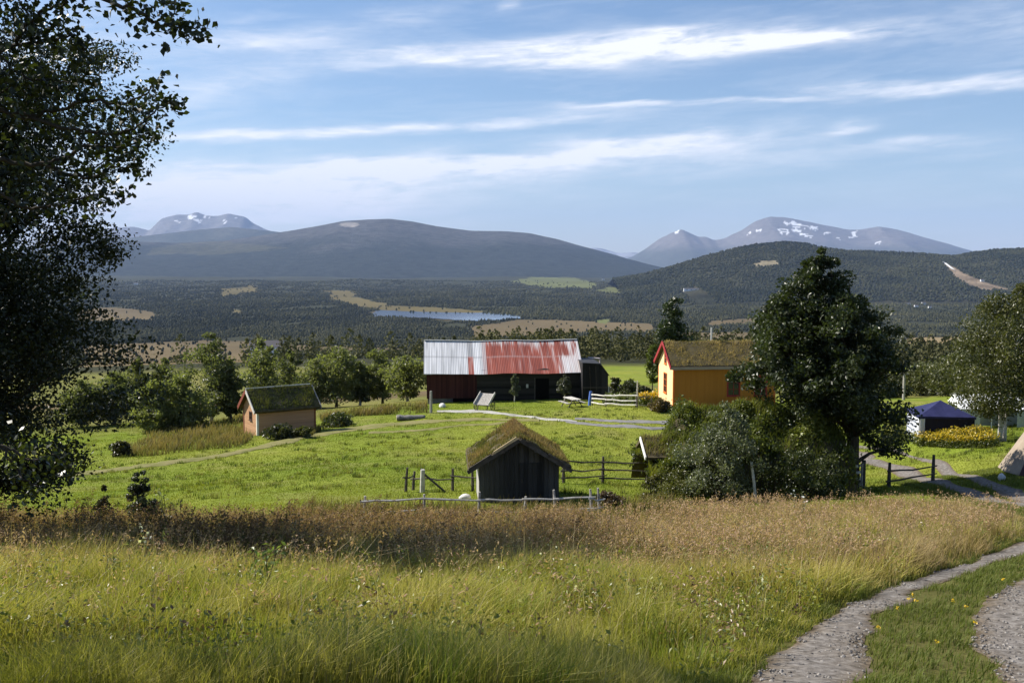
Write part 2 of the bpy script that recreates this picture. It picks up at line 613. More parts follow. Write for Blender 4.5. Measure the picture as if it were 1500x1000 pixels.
PROFILES = {
    'round': lambda t: np.sqrt(np.clip(1 - (2 * t - 1) ** 2, 0, 1)),
    'ovoid': lambda t: np.clip(np.sqrt(np.clip(1 - (1.0 - t) ** 4, 0, 1)) * (1 - t ** 2.2) * 1.25 + 0.05 * (1 - t), 0, 1),
    'cone': lambda t: np.clip((1 - t) ** 0.8, 0, 1) * np.clip(0.55 + 3 * t, 0, 1),
    'column': lambda t: np.clip(np.minimum(1, (t + 0.08) * 4), 0, 1) * np.clip(1 - t ** 3.0, 0, 1),
    'rowan': lambda t: np.interp(t, [0, .08, .26, .45, .61, .77, .92, 1], [.62, .88, 1, .94, .75, .5, .2, .05]),
    'wall': lambda t: np.interp(t, [0, .1, .3, .9, 1], [.55, .8, 1, 1, .6]),
    'dome': lambda t: np.sqrt(np.clip(1 - t ** 2.2, 0, 1)) * np.clip(0.8 + t, 0, 1),
}


def tree(name, label, cat, base, H, R, cb=0.2, prof='ovoid', clumps=140, per=120, leaf=0.12, cA=(0.03, 0.05, 0.015), cB=(0.07, 0.1, 0.03),
         trunk_r=0.15, lean=(0, 0), bark=None, group=None, crho=0.2, seed=0, shape_noise=0.3, limbs=14, skew=(0, 0), leafmat=None, up=0.4,
         stems=1, droop=0.0, off=0.0, sag=0.0, fill=0.55, squash=0.75):
    r = np.random.default_rng(seed + 100)
    rd = random.Random(seed)
    base = Vector(base)
    root = empty(name, base)
    tag(root, label, cat, group)
    ch = H * (1 - cb)
    pf = PROFILES[prof]
    # clump centres
    t = np.linspace(0.01, 0.99, 200)
    w = pf(t) ** 1.4 + 0.03
    t = r.choice(t, size=clumps, p=w / w.sum()) + r.normal(0, 0.01, clumps)
    t = np.clip(t, 0.01, 0.99)
    th = r.uniform(0, 2 * pi, clumps)
    ir = np.maximum(pf(t), 0.02)
    nz = 1 + shape_noise * 2 * (vnoise(th * 1.3 + 7 * np.cos(th), t * 5 + seed, seed) - 0.5)
    rr = ir * R * nz * (r.uniform(0, 1, clumps) ** fill)
    cx = off * np.minimum(1, 4 * t) + rr * np.cos(th) + lean[0] * (cb + (1 - cb) * t) + skew[0] * t
    cy = rr * np.sin(th) + lean[1] * (cb + (1 - cb) * t) + skew[1] * t
    cz = H * cb + ch * t - droop * (rr / max(R, 0.01)) ** 2 * R - sag * H * np.clip(np.cos(th) * 1.3, 0, 1) * (1 - t) ** 4
    C = np.stack([cx, cy, cz], 1)
    rho = R * crho * (0.6 + 0.8 * r.uniform(size=clumps)) * (0.45 + 0.55 * ir)
    tone = r.uniform(0, 1, clumps)
    n = clumps * per
    ci = np.repeat(np.arange(clumps), per)
    g = r.normal(size=(n, 3)); g = g / (np.linalg.norm(g, axis=1, keepdims=True) + 1e-6) * (r.uniform(0, 1, n) ** 0.45)[:, None] * 1.35
    g[:, 2] *= squash
    L = C[ci] + g * rho[ci][:, None]
    L[:, 2] = np.maximum(L[:, 2], 0.06)
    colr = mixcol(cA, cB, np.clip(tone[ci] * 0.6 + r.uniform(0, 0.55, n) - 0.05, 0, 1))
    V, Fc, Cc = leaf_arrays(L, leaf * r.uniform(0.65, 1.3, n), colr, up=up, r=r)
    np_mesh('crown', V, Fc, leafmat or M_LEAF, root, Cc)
    mb = MB()
    for s in range(stems):
        ox = rd.uniform(-1, 1) * trunk_r * 2.2 if stems > 1 else 0
        sp = rd.uniform(-1, 1) * R * 0.25 if stems > 1 else 0
        sy = rd.uniform(-1, 1) * R * 0.25 if stems > 1 else 0
        path = []; rad = []
        N = 8
        for i in range(N):
            q = i / (N - 1)
            path.append(Vector((ox + (lean[0] + skew[0] * 0.6) * q + sp * q + 0.03 * H * sin(q * 5 + seed) * 0.3, lean[1] * q + sy * q + 0.02 * H * sin(q * 4 + 1 + seed) * 0.3, -0.15 + q * H * (0.86 if stems == 1 else 0.66))))
            rad.append(trunk_r * (1.35 if i == 0 else 1.0) * (1 - 0.9 * q) + 0.008)
        mb.tube(path, rad, 8)
    order = list(range(clumps)); rd.shuffle(order)
    for i in order[:limbs]:
        c = Vector(C[i])
        q = max(0.08, min(0.8, (c.z / H) * 0.75))
        s = Vector((lean[0] * q, lean[1] * q, q * H * 0.86))
        mid = s.lerp(c, 0.5) + Vector((0, 0, 0.06 * R))
        r0 = trunk_r * 0.4 * (1 - 0.7 * q)
        mb.tube([s, mid, c], [r0, r0 * 0.6, 0.01], 5)
    mb.build('trunk', bark or M_BARK, root, smooth=True)
    return root


# ------------------------------------------------------------------ far regions, drawn on the ground
BOGS = [[(120, 508), (240, 500), (300, 497), (420, 503), (480, 507), (640, 512), (560, 520), (420, 520), (330, 540), (120, 545)],
        [(110, 455), (150, 451), (222, 453), (228, 470), (120, 474)],
        [(690, 478), (770, 468), (850, 470), (955, 474), (960, 487), (870, 488), (760, 494), (690, 498)],
        [(1000, 488), (1120, 486), (1120, 500), (1000, 500)],
        [(1040, 470), (1110, 466), (1110, 474), (1040, 478)]]
YELLOW = [[(482, 424), (512, 425), (526, 437), (570, 446), (640, 450), (720, 455), (700, 459), (560, 456), (505, 445), (480, 438)],
          [(320, 424), (375, 418), (380, 428), (330, 434)], [(340, 455), (350, 452), (356, 458), (345, 460)]]
PALE = [[(1322, 494), (1410, 492), (1410, 507), (1335, 512)]]
FIELDS = [[(745, 412), (790, 405), (840, 406), (872, 414), (875, 421), (800, 421)], [(882, 421), (930, 417), (965, 419), (955, 428), (884, 428)],
          [(985, 414), (1030, 404), (1060, 402), (1060, 408), (1010, 419)], [(945, 408), (975, 400), (1000, 400), (985, 407)],
          [(870, 470), (905, 468), (880, 474)]]
NEARFIELD = [(872, 532), (900, 534), (965, 546), (980, 580), (870, 580)]
LAKE_PX = [(545, 459), (556, 455), (600, 457), (660, 459), (715, 459), (768, 463), (766, 467), (735, 470), (690, 471), (640, 468), (590, 466), (548, 465)]


def flat_at(u, v, z):
    d = pix_dir(u, v)
    s = (z - EYE) / d.z
    return d.x * s, d.y * s


def region_mask(polys, u, v):
    m = np.zeros(np.shape(u), bool)
    for p in polys:
        m |= in_poly(u, v, p)
    return m


def far_kind(x, y, z):
    """0 woodland, 1 bog, 2 yellow sedge, 3 pale stubble, 4 green field, 5 lake"""
    dz = z - EYE
    dep = y * cos(PITCH) - dz * sin(PITCH)
    ok = dep > 50
    dep = np.where(ok, dep, 1e9)
    u = 750 + F * x / dep
    v = 500 - F * (y * sin(PITCH) + dz * cos(PITCH)) / dep
    j = 5.0
    u = u + (fbm(x / 120, y / 220, 31, 3) - 0.5) * 30
    v = v + (fbm(x / 200, y / 300, 32, 3) - 0.5) * j
    r = np.hypot(x, y)
    k = np.zeros(np.shape(x), int)
    far = ok & (r > 300)
    k[far & region_mask(BOGS, u, v)] = 1
    k[far & region_mask(YELLOW, u, v)] = 2
    k[far & region_mask(PALE, u, v)] = 3
    k[far & region_mask(FIELDS, u, v)] = 4
    k[far & in_poly(u, v, LAKE_PX)] = 5
    return k


KIND_COL = np.array([(0.036, 0.038, 0.02), (0.128, 0.097, 0.05), (0.115, 0.094, 0.038), (0.22, 0.165, 0.085), (0.115, 0.125, 0.046), (0.1, 0.08, 0.04)])


def make_ground():
    ratio = 1.0135
    radii = [0.0]
    r = 2.2
    while r < 54000:
        radii.append(r)
        r *= ratio if r < 9000 else 1.03
    radii.append(54000.0)
    radii = np.array(radii)
    fine = np.radians(np.arange(-31, 31.01, 0.095))
    rest = np.radians(np.arange(31, 329, 6.0))[1:]
    ang = np.concatenate([fine, rest])
    na = len(ang); nr = len(radii)
    A, Rr = np.meshgrid(ang, radii)
    X = Rr * np.sin(A); Y = Rr * np.cos(A)
    Z = ground(X, Y)
    V = np.stack([X, Y, Z], -1).reshape(-1, 3)
    i = np.arange(nr - 1)[:, None] * na; j = np.arange(na)[None]
    jn = (j + 1) % na
    Fc = np.stack([i + j, i + na + j, i + na + jn, i + jn], -1).reshape(-1, 4)
    Fc = Fc[:, ::-1]
    x, y, z = V[:, 0], V[:, 1], V[:, 2]
    rr = np.hypot(x, y)
    kd = far_kind(x, y, z)
    col = KIND_COL[kd]
    # meadow near the farm
    n1 = fbm(x / 9, y / 9, 41, 4); n2 = fbm(x / 2.2, y / 2.2, 42, 3)
    green = mixcol((0.13, 0.175, 0.02), (0.195, 0.215, 0.034), np.clip((n1 - 0.3) * 2.5, 0, 1))
    dry = np.array((0.21, 0.18, 0.075))
    kk = sstep(0.58, 0.75, n2)[:, None] * 0.35
    green = green * (1 - kk) + dry * kk
    wnear = (1 - sstep(225, 262, rr + (n1 - 0.5) * 30))[:, None]
    # rough unmown ground
    back = (sstep(84, 92, y + (n1 - 0.5) * 10) * (x < -8) + sstep(118, 126, y) * (np.abs(x) < 200) * (y < 135))[:, None] * 0.65
    rough = mixcol((0.1, 0.095, 0.03), (0.17, 0.14, 0.06), n1)
    green = green * (1 - back) + rough * back
    hill = (1 - sstep(31, 36, y + (n1 - 0.5) * 3))[:, None] * (x < 40)[:, None]
    thatch = mixcol((0.07, 0.075, 0.02), (0.13, 0.11, 0.04), n1)
    green = green * (1 - hill) + thatch * hill
    col = col * (1 - wnear) + green * wnear
    # two shores: the valley woodland floor varies in tone
    vv = 0.75 + 0.5 * fbm(x / 260, y / 500, 44, 3)
    col = col * np.where((rr > 262), vv, 1.0)[:, None]
    m = bpy.data.materials.new('land')
    m.use_nodes = True
    k = NT(m.node_tree)
    out = k.n('ShaderNodeOutputMaterial'); bs = k.n('ShaderNodeBsdfPrincipled')
    bs.inputs['Roughness'].default_value = 0.95; bs.inputs['Specular IOR Level'].default_value = 0.05
    at_ = k.n('ShaderNodeAttribute', attribute_name='col')
    tc = k.n('ShaderNodeTexCoord')
    a = k.n('ShaderNodeTexNoise', inp={'Vector': tc.outputs['Object'], 'Scale': 9.0, 'Detail': 6.0, 'Roughness': 0.7})
    b = k.n('ShaderNodeTexNoise', inp={'Vector': tc.outputs['Object'], 'Scale': 0.7, 'Detail': 5.0, 'Roughness': 0.6})
    s = k.m('ADD', k.m('MULTIPLY', a.outputs['Fac'], 0.9), k.m('MULTIPLY', b.outputs['Fac'], 0.9))
    s = k.m('ADD', s, 0.1)
    mx = k.n('ShaderNodeVectorMath', operation='SCALE', inp={0: at_.outputs['Color'], 'Scale': s})
    k.link(mx.outputs[0], bs.inputs['Base Color'])
    bp = k.n('ShaderNodeBump', inp={'Height': a.outputs['Fac'], 'Strength': 0.6, 'Distance': 0.06})
    k.link(bp.outputs[0], bs.inputs['Normal'])
    k.link(bs.outputs[0], out.inputs[0])
    o = np_mesh('ground', V, Fc, m, None, col, smooth=True)
    tag(o, 'sloping green farm meadow running down to a wide wooded valley', None, None, 'structure')


make_ground()


def make_lake():
    xy = [flat_at(u, v, LAKE_Z) for (u, v) in LAKE_PX]
    P2 = []
    n = len(xy)
    for i in range(n):
        a = Vector(xy[i]); b = Vector(xy[(i + 1) % n])
        for k in range(6):
            q = a.lerp(b, k / 6)
            P2.append((q.x + (random.random() - 0.5) * 14, q.y + (random.random() - 0.5) * 40))
    top = EYE - 202.2
    mb = MB()
    mb.add([(x, y, top) for (x, y) in P2], [tuple(range(len(P2)))])
    m = mat_noise('lake_water', [(0.05, 0.09, 0.16), (0.07, 0.12, 0.2)], scale=0.02, rough=0.06, spec=0.5, bump=0.05, bscale=0.6, bdist=0.1)
    o = mb.build('lake', m)
    tag(o, 'narrow blue lake lying in the valley', None, None, 'structure')


make_lake()


# ------------------------------------------------------------------ hills and mountains
def interp_poly(pts, u):
    p = sorted(pts)
    return np.interp(u, [a for a, b in p], [b for a, b in p])


def ridge(name, label, prof, Yf, Yr, Yb, zf, mat, amp, nscale, colf, nu=420, ns=90, power=1.0, seed=0, rough=0.0):
    us = np.linspace(prof[0][0], prof[-1][0], nu)
    vs = interp_poly(prof, us)
    ker = np.ones(5) / 5
    vs = np.convolve(np.pad(vs, 2, mode='edge'), ker, 'valid')
    s = np.linspace(0, 1.55, ns)
    U, S = np.meshgrid(us, s)
    Yy = np.where(S <= 1, Yf + (Yr - Yf) * S, Yr + (Yb - Yr) * (S - 1) / 0.55)
    d = (U - 750) / F
    zr = np.array([at(u, v, Yr).z for u, v in zip(us, vs)])[None, :]
    up = np.where(S <= 1, np.clip(S, 0, 1) ** power, np.clip(1 - ((S - 1) / 0.55) ** 1.3, 0, 1))
    X = d * Yr * (0.6 * Yy / Yr + 0.4)
    Zz = zf + (zr - zf) * up
    nn = (fbm(X / nscale, Yy / nscale, seed, 5, 0.55) - 0.5)
    rn = np.abs(fbm(X / nscale * 1.7, Yy / nscale * 1.7, seed + 5, 4) - 0.5) * 2
    Zz = Zz + amp * nn * np.where(S <= 1, np.sin(np.clip(S, 0, 1) * pi) ** 0.6 + 0.06, 0.3) - rough * rn * np.clip(S, 0, 1) * (1 - 0.8 * np.clip(S, 0, 1) ** 6)
    V = np.stack([X, Yy, Zz], -1).reshape(-1, 3)
    i = np.arange(ns - 1)[:, None] * nu; j = np.arange(nu - 1)[None]
    Fc = np.stack([i + j, i + j + 1, i + nu + j + 1, i + nu + j], -1).reshape(-1, 4)
    dz = V[:, 2] - EYE
    dep = V[:, 1] * cos(PITCH) - dz * sin(PITCH)
    pu = 750 + F * V[:, 0] / dep; pv = 500 - F * (V[:, 1] * sin(PITCH) + dz * cos(PITCH)) / dep
    col = colf(V, pu, pv, S.reshape(-1))
    o = np_mesh(name, V, Fc, mat, None, col, smooth=True)
    tag(o, label, None, None, 'structure')
    return V, S.reshape(-1), col


M_HILL = mat_noise('wooded_hill', [(0.55, 0.55, 0.55), (1.0, 1.0, 1.0), (1.5, 1.5, 1.5)], scale=0.008, detail=11, bump=1.0, bscale=0.03, bdist=16, attr='col', spec=0.02)
M_FELL = mat_noise('bare_fell', [(0.75, 0.75, 0.75), (1.25, 1.25, 1.25)], scale=0.006, detail=9, bump=0.8, bscale=0.006, bdist=40, attr='col', spec=0.02)


def col_round(V, u, v, s):
    n = fbm(V[:, 0] / 900, V[:, 1] / 900, 71, 4)
    h = sstep(150, 520, V[:, 2] + (n - 0.5) * 420)
    c = mixcol((0.03, 0.036, 0.032), (0.07, 0.07, 0.068), h)
    p = in_poly(u + (n - 0.5) * 40, v + (n - 0.5) * 8, [(215, 362), (330, 355), (420, 362), (330, 372), (220, 375)])
    c[p] = c[p] * 0.5 + np.array((0.042, 0.04, 0.022))
    p = ((u - 512) / 14) ** 2 + ((v - 329) / 3.5) ** 2 < 1
    c[p] = (0.24, 0.22, 0.2)
    return c


def snowy(patches, base=(0.12, 0.11, 0.105), low=(0.06, 0.06, 0.052), lowz=250, hz=700):
    def f(V, u, v, s):
        n = fbm(V[:, 0] / 700, V[:, 1] / 700, 81, 5)
        n2 = fbm(V[:, 0] / 160, V[:, 1] / 160, 82, 3)
        c = mixcol(low, base, sstep(lowz, hz, V[:, 2] + (n - 0.5) * 260))
        for (pu, pv, ru, rv, sk) in patches:
            m = ((u - pu + (n - 0.5) * 22) / ru) ** 2 + ((v - pv - sk * (u - pu) + (n2 - 0.5) * 9) / rv) ** 2 < 1.25
            m &= n2 > 0.43
            c[m] = (0.78, 0.79, 0.8)
        return c
    return f


def col_plain(c0, c1, sc):
    def f(V, u, v, s):
        n = fbm(V[:, 0] / sc, V[:, 1] / sc, 91, 4)
        return mixcol(c0, c1, np.clip((n - 0.3) * 2.5, 0, 1))
    return f


ridge('mountain', 'far pale blue mountains in the gap between two ranges',
      [(780, 372), (840, 364), (862, 362), (880, 363), (905, 370), (928, 369), (948, 372), (980, 370), (1060, 380)], 43000, 47000, 50000, -180, M_FELL,
      160, 2500, col_plain((0.15, 0.14, 0.14), (0.35, 0.35, 0.36), 700), nu=160, ns=30, seed=1, rough=60)
ridge('mountain', 'distant craggy mountain with snow patches at the left',
      [(60, 350), (140, 338), (175, 332), (198, 330), (222, 336), (236, 322), (240, 318), (262, 312), (280, 312), (291, 308), (303, 313), (322, 315), (338, 312),
       (362, 317), (372, 326), (392, 336), (410, 341), (440, 352), (520, 362)], 31000, 38000, 45000, -180, M_FELL, 190, 3300,
      snowy([(286, 322, 7, 4, 0.3), (262, 324, 4, 2.5, 0), (300, 318, 4, 2, 0.2), (345, 318, 5, 1.6, 0.3), (330, 325, 3, 2, 0)], base=(0.17, 0.16, 0.155)), nu=300, ns=70, seed=2, rough=350)
ridge('hill', 'blue shoulder of hill in front of the craggy mountain',
      [(100, 352), (170, 350), (230, 343), (290, 336), (340, 332), (400, 338), (450, 345), (560, 362)], 21500, 26000, 30000, -185, M_HILL, 80, 2100,
      col_plain((0.05, 0.055, 0.04), (0.08, 0.08, 0.06), 900), nu=240, ns=50, seed=3)
ridge('mountain', 'distant snow flecked mountain with two summits at the right',
      [(880, 392), (925, 376), (945, 364), (965, 349), (985, 339), (998, 335), (1008, 340), (1022, 346), (1032, 346), (1045, 351), (1060, 348), (1085, 336), (1105, 322), (1125, 316),
       (1145, 317), (1170, 322), (1205, 329), (1240, 335), (1262, 335), (1285, 331), (1310, 335), (1345, 345), (1385, 356), (1425, 368), (1500, 384), (1560, 392)],
      27500, 34500, 41500, -185, M_FELL, 220, 3200,
      snowy([(1165, 330, 14, 4, 0.25), (1150, 340, 8, 3.5, 0.2), (1190, 334, 8, 2.5, 0.3), (1182, 345, 7, 2.5, 0.2), (1215, 342, 4, 2, 0), (1252, 343, 4, 5, -0.6),
             (1148, 326, 6, 2, 0.3), (1285, 356, 5, 2, 0.1), (1112, 338, 4, 2, 0), (1100, 342, 3, 1.5, 0), (1230, 350, 3, 1.5, 0), (998, 341, 2, 3, 0), (1168, 338, 6, 2, 0.1)],
            base=(0.15, 0.135, 0.125), low=(0.07, 0.075, 0.06)), nu=420, ns=90, seed=4, rough=250)
ridge('hill', 'broad rounded blue hill across the valley',
      [(60, 368), (130, 358), (170, 352), (260, 355), (330, 352), (385, 344), (430, 337), (470, 330), (505, 323), (540, 321), (572, 320), (605, 324), (640, 331),
       (690, 338), (740, 339), (775, 342), (815, 350), (850, 360), (900, 373), (935, 384), (990, 398), (1040, 408)], 12300, 17200, 21000, -188, M_HILL, 160, 2300,
      col_round, nu=520, ns=110, seed=5, power=0.9)


def col_near(V, u, v, s):
    n = fbm(V[:, 0] / 300, V[:, 1] / 300, 95, 4)
    n2 = fbm(V[:, 0] / 60, V[:, 1] / 60, 96, 3)
    c = mixcol((0.028, 0.03, 0.019), (0.055, 0.053, 0.033), np.clip((n - 0.3) * 2.5, 0, 1))
    uu = u + (n2 - 0.5) * 8; vv = v + (n2 - 0.5) * 4
    p = in_poly(uu, vv, [(1104, 386), (1118, 382), (1140, 382), (1142, 387), (1112, 392)])
    c[p] = (0.2, 0.17, 0.11)
    p = in_poly(uu, vv, [(1381, 386), (1392, 388), (1420, 404), (1450, 416), (1480, 424), (1440, 424), (1415, 416), (1395, 402)])
    c[p] = (0.21, 0.16, 0.11)
    return c


hV, hS, hC = ridge('hill', 'dark wooded hill rising on the right side of the valley',
                   [(900, 408), (945, 401), (985, 390), (1030, 376), (1070, 366), (1105, 358), (1145, 354), (1175, 356), (1200, 362), (1240, 367), (1290, 368), (1350, 371),
                    (1395, 375), (1425, 369), (1455, 365), (1490, 364), (1540, 362), (1640, 358), (1800, 366)], 4900, 6600, 8600, -199, M_HILL, 65, 750, col_near, nu=520, ns=130, seed=6, power=0.85)


# ------------------------------------------------------------------ far farmsteads: where they stand, and the clearings round them
FAR_HOUSES = [  # u, v, width, height, depth, label
    (1329, 449, 26, 7, 10, 'white building on the wooded hillside, leftmost of the four'),
    (1342, 450, 17, 8, 10, 'small white house second in the hillside group'),
    (1353, 449, 19, 9, 10, 'tall white house right of centre in the hillside group'),
    (1362, 451, 14, 6, 9, 'low white outbuilding at the right of the hillside group'),
    (1012, 426, 80, 8, 16, 'long white building below the green fields'),
    (884, 410, 30, 12, 14, 'white farmhouse among the green fields across the valley'),
    (199, 417, 34, 11, 14, 'lone white house in the woods at the left'),
    (389, 399, 50, 16, 18, 'lone white house below the broad blue hill'),
    (1439, 413, 18, 9, 12, 'white house beside the bare scar on the hill')]


def far_spot(u, v):
    dz = hV[:, 2] - EYE
    dep = hV[:, 1] * cos(PITCH) - dz * sin(PITCH)
    pu = 750 + F * hV[:, 0] / dep; pv = 500 - F * (hV[:, 1] * sin(PITCH) + dz * cos(PITCH)) / dep
    dist = np.where(hS < 1, np.hypot(pu - u, pv - v), 1e9)
    i = int(np.argmin(dist))
    if dist[i] < 3.0:
        return Vector(hV[i])
    d = pix_dir(u, v)
    Y = np.linspace(1500, 16000, 6000)
    g = ground(d.x / d.y * Y, Y)
    k = int(np.argmax(EYE + d.z / d.y * Y <= g))
    return Vector((d.x / d.y * Y[k], Y[k], g[k]))


FAR_POS = [far_spot(h[0], h[1]) for h in FAR_HOUSES]


def clearing(x, y):
    m = np.zeros(np.shape(x), bool)
    for p, h in zip(FAR_POS, FAR_HOUSES):
        m |= (np.abs(x - p.x) < h[2] * 0.5 + 14) & (y > p.y - 420) & (y < p.y + 40)
    return m


# ------------------------------------------------------------------ valley woodland
def diamonds(C, Rw, Hh, col, r, sides=5):
    """very small far trees: a five sided bulging crown each"""
    n = len(C)
    a0 = r.uniform(0, 2 * pi, n)
    rings = [(0.0, 0.55), (0.4, 1.0), (0.75, 0.62)]
    parts = []
    for (hz, rr_) in rings:
        for k in range(sides):
            a = a0 + 2 * pi * k / sides
            rad = Rw * rr_ * r.uniform(0.75, 1.25, n)
            parts.append(np.stack([C[:, 0] + np.cos(a) * rad, C[:, 1] + np.sin(a) * rad, C[:, 2] + Hh * (hz + r.uniform(-0.04, 0.04, n))], 1))
    parts.append(np.stack([C[:, 0], C[:, 1], C[:, 2] + Hh], 1))
    V = np.stack(parts, 1)
    nv = V.shape[1]
    f = []
    for q in range(2):
        for k in range(sides):
            k2 = (k + 1) % sides
            f.append((q * sides + k, q * sides + k2, (q + 1) * sides + k2)); f.append((q * sides + k, (q + 1) * sides + k2, (q + 1) * sides + k))
    for k in range(sides):
        f.append((2 * sides + k, 2 * sides + (k + 1) % sides, nv - 1))
    f = np.array(f)
    Fc = (np.arange(n)[:, None, None] * nv + f[None]).reshape(-1, 3)
    return V.reshape(-1, 3), Fc, np.repeat(col, nv, 0)


def make_forest():
    r = np.random.default_rng(77)
    # nearer belt below the farm: leafy crowns
    N = 5200
    y = np.exp(r.uniform(math.log(255), math.log(1300), N))
    x = (r.uniform(-120, 1620, N) - 750) / F * y
    z = ground(x, y)
    dens = fbm(x / 90, y / 130, 51, 3)
    rr = np.hypot(x, y)
    u, v = proj(x, y, z)
    keep = (far_kind(x, y, z) == 0) & (rr > 262 + (dens - 0.5) * 40)
    keep &= (u > 700) | (r.uniform(0, 1, N) < np.where(y > 800, 0.5, 0.1))
    x, y, z = x[keep], y[keep], z[keep]
    n = len(x)
    Hh = r.uniform(5.5, 10, n); Rw = Hh * r.uniform(0.24, 0.36, n)
    per = 110
    ci = np.repeat(np.arange(n), per)
    m = n * per
    t = r.uniform(0, 1, m)
    prof = np.sqrt(np.clip(1 - (1 - t) ** 3, 0, 1)) * (1 - t ** 2.2) * 1.3 + 0.04
    th = r.uniform(0, 2 * pi, m)
    ra = prof * Rw[ci] * r.uniform(0.5, 1.12, m)
    Cc = np.stack([x[ci] + ra * np.cos(th), y[ci] + ra * np.sin(th), z[ci] + Hh[ci] * (0.06 + 0.94 * t)], 1)
    tone = np.clip(r.uniform(0, 1, n), 0, 1)
    species = fbm(x / 60, y / 60, 52, 2)
    colr = mixcol((0.045, 0.05, 0.026), (0.135, 0.13, 0.06), np.clip(tone[ci] * 0.55 + (species[ci] - 0.4) + r.uniform(0, 0.4, m), 0, 1))
    V, Fc, C2 = leaf_arrays(Cc, (0.55 + 0.0009 * y[ci]) * r.uniform(0.7, 1.3, m), colr, up=0.5, aspect=0.8, r=r)
    o = np_mesh('forest', V, Fc, M_FARLEAF, None, C2)
    tag(o, 'belt of mixed birch wood on the slope below the farm', None, None, 'stuff')
    # the wide valley and hillside beyond
    N = 200000
    q = r.uniform(0, 1, N)
    y = 1 / (1 / 1150.0 + (1 / 9500.0 - 1 / 1150.0) * q)
    y = np.where(r.uniform(0, 1, N) < 0.45, np.exp(r.uniform(math.log(1150), math.log(9500), N)), y)
    x = (r.uniform(-150, 1650, N) - 750) / F * y
    z = ground(x, y)
    kd = far_kind(x, y, z)
    dn = fbm(x / 240, y / 420, 53, 3)
    keep = ((kd == 0) & (dn > 0.24)) | ((kd == 1) & (r.uniform(0, 1, N) < 0.012)) | ((kd == 2) & (r.uniform(0, 1, N) < 0.02)) | ((kd == 4) & (r.uniform(0, 1, N) < 0.05))
    keep &= ~clearing(x, y)
    x, y, z, dn = x[keep], y[keep], z[keep], dn[keep]
    n = len(x)
    sc = 1 + np.maximum(0, y - 2500) / 5000
    Hh = r.uniform(4.5, 9.5, n) * np.minimum(sc, 1.5); Rw = r.uniform(2.0, 3.6, n) * sc
    col = mixcol((0.036, 0.041, 0.022), (0.115, 0.11, 0.052), np.clip(r.uniform(0, 0.7, n) + (fbm(x / 150, y / 300, 54, 3) - 0.45) * 1.6, 0, 1))
    V, Fc, C2 = diamonds(np.stack([x, y, z - 0.5], 1), Rw, Hh, col, r)
    # trees on the right-hand hill
    ok = (hS > 0.03) & (hS < 1.05) & (hC[:, 0] < 0.1)
    idx = r.choice(np.nonzero(ok)[0], 26000)
    p = hV[idx] + np.stack([r.normal(0, 9, len(idx)), r.normal(0, 9, len(idx)), np.zeros(len(idx))], 1)
    p = p[~clearing(p[:, 0], p[:, 1])]
    idx = idx[:len(p)]
    col = mixcol((0.024, 0.03, 0.017), (0.068, 0.07, 0.035), np.clip(r.uniform(0, 0.7, len(idx)) + (fbm(p[:, 0] / 200, p[:, 1] / 200, 55, 3) - 0.45) * 1.6, 0, 1))
    V2, F2, C3 = diamonds(p - np.array([0, 0, 3.0]), r.uniform(5, 9, len(idx)), r.uniform(9, 15, len(idx)), col, r)
    V = np.concatenate([V, V2]); Fc = np.concatenate([Fc, F2 + len(C2)]); C2 = np.concatenate([C2, C3])
    o = np_mesh('forest', V, Fc, M_FARLEAF, None, C2)
    tag(o, 'endless dark woodland covering the valley floor and hillside', None, None, 'stuff')


make_forest()


# ------------------------------------------------------------------ gravel tracks
def catmull(p, n):
    p = [Vector(q) for q in p]
    out = []
    for i in range(len(p) - 1):
        a = p[max(i - 1, 0)]; b = p[i]; c = p[i + 1]; d = p[min(i + 2, len(p) - 1)]
        for k in range(n):
            t = k / n
            out.append(0.5 * ((2 * b) + (c - a) * t + (2 * a - 5 * b + 4 * c - d) * t * t + (3 * b - a - 3 * c + d) * t ** 3))
    out.append(p[-1])
    return out


M_GRAVEL = mat_noise('gravel', [(0.075, 0.066, 0.057), (0.165, 0.148, 0.132), (0.27, 0.25, 0.23)], scale=9, detail=9, bump=0.6, bscale=40, bdist=0.02, spec=0.1, attr='col')
M_FARGRAVEL = mat_noise('grey_gravel', [(0.13, 0.125, 0.12), (0.22, 0.215, 0.21)], scale=1.5, detail=9, bump=0.5, bscale=12, bdist=0.02, spec=0.1)
M_DIRT = mat_noise('worn_grass_path', [(0.13, 0.14, 0.04), (0.23, 0.2, 0.095)], scale=1.2, detail=8, bump=0.4, bscale=14, bdist=0.02, spec=0.05)
M_CONC = mat_noise('pale_gravel', [(0.24, 0.235, 0.2), (0.42, 0.41, 0.38)], scale=1.2, detail=8, bump=0.3, bscale=14, spec=0.05)
TRACKS = []


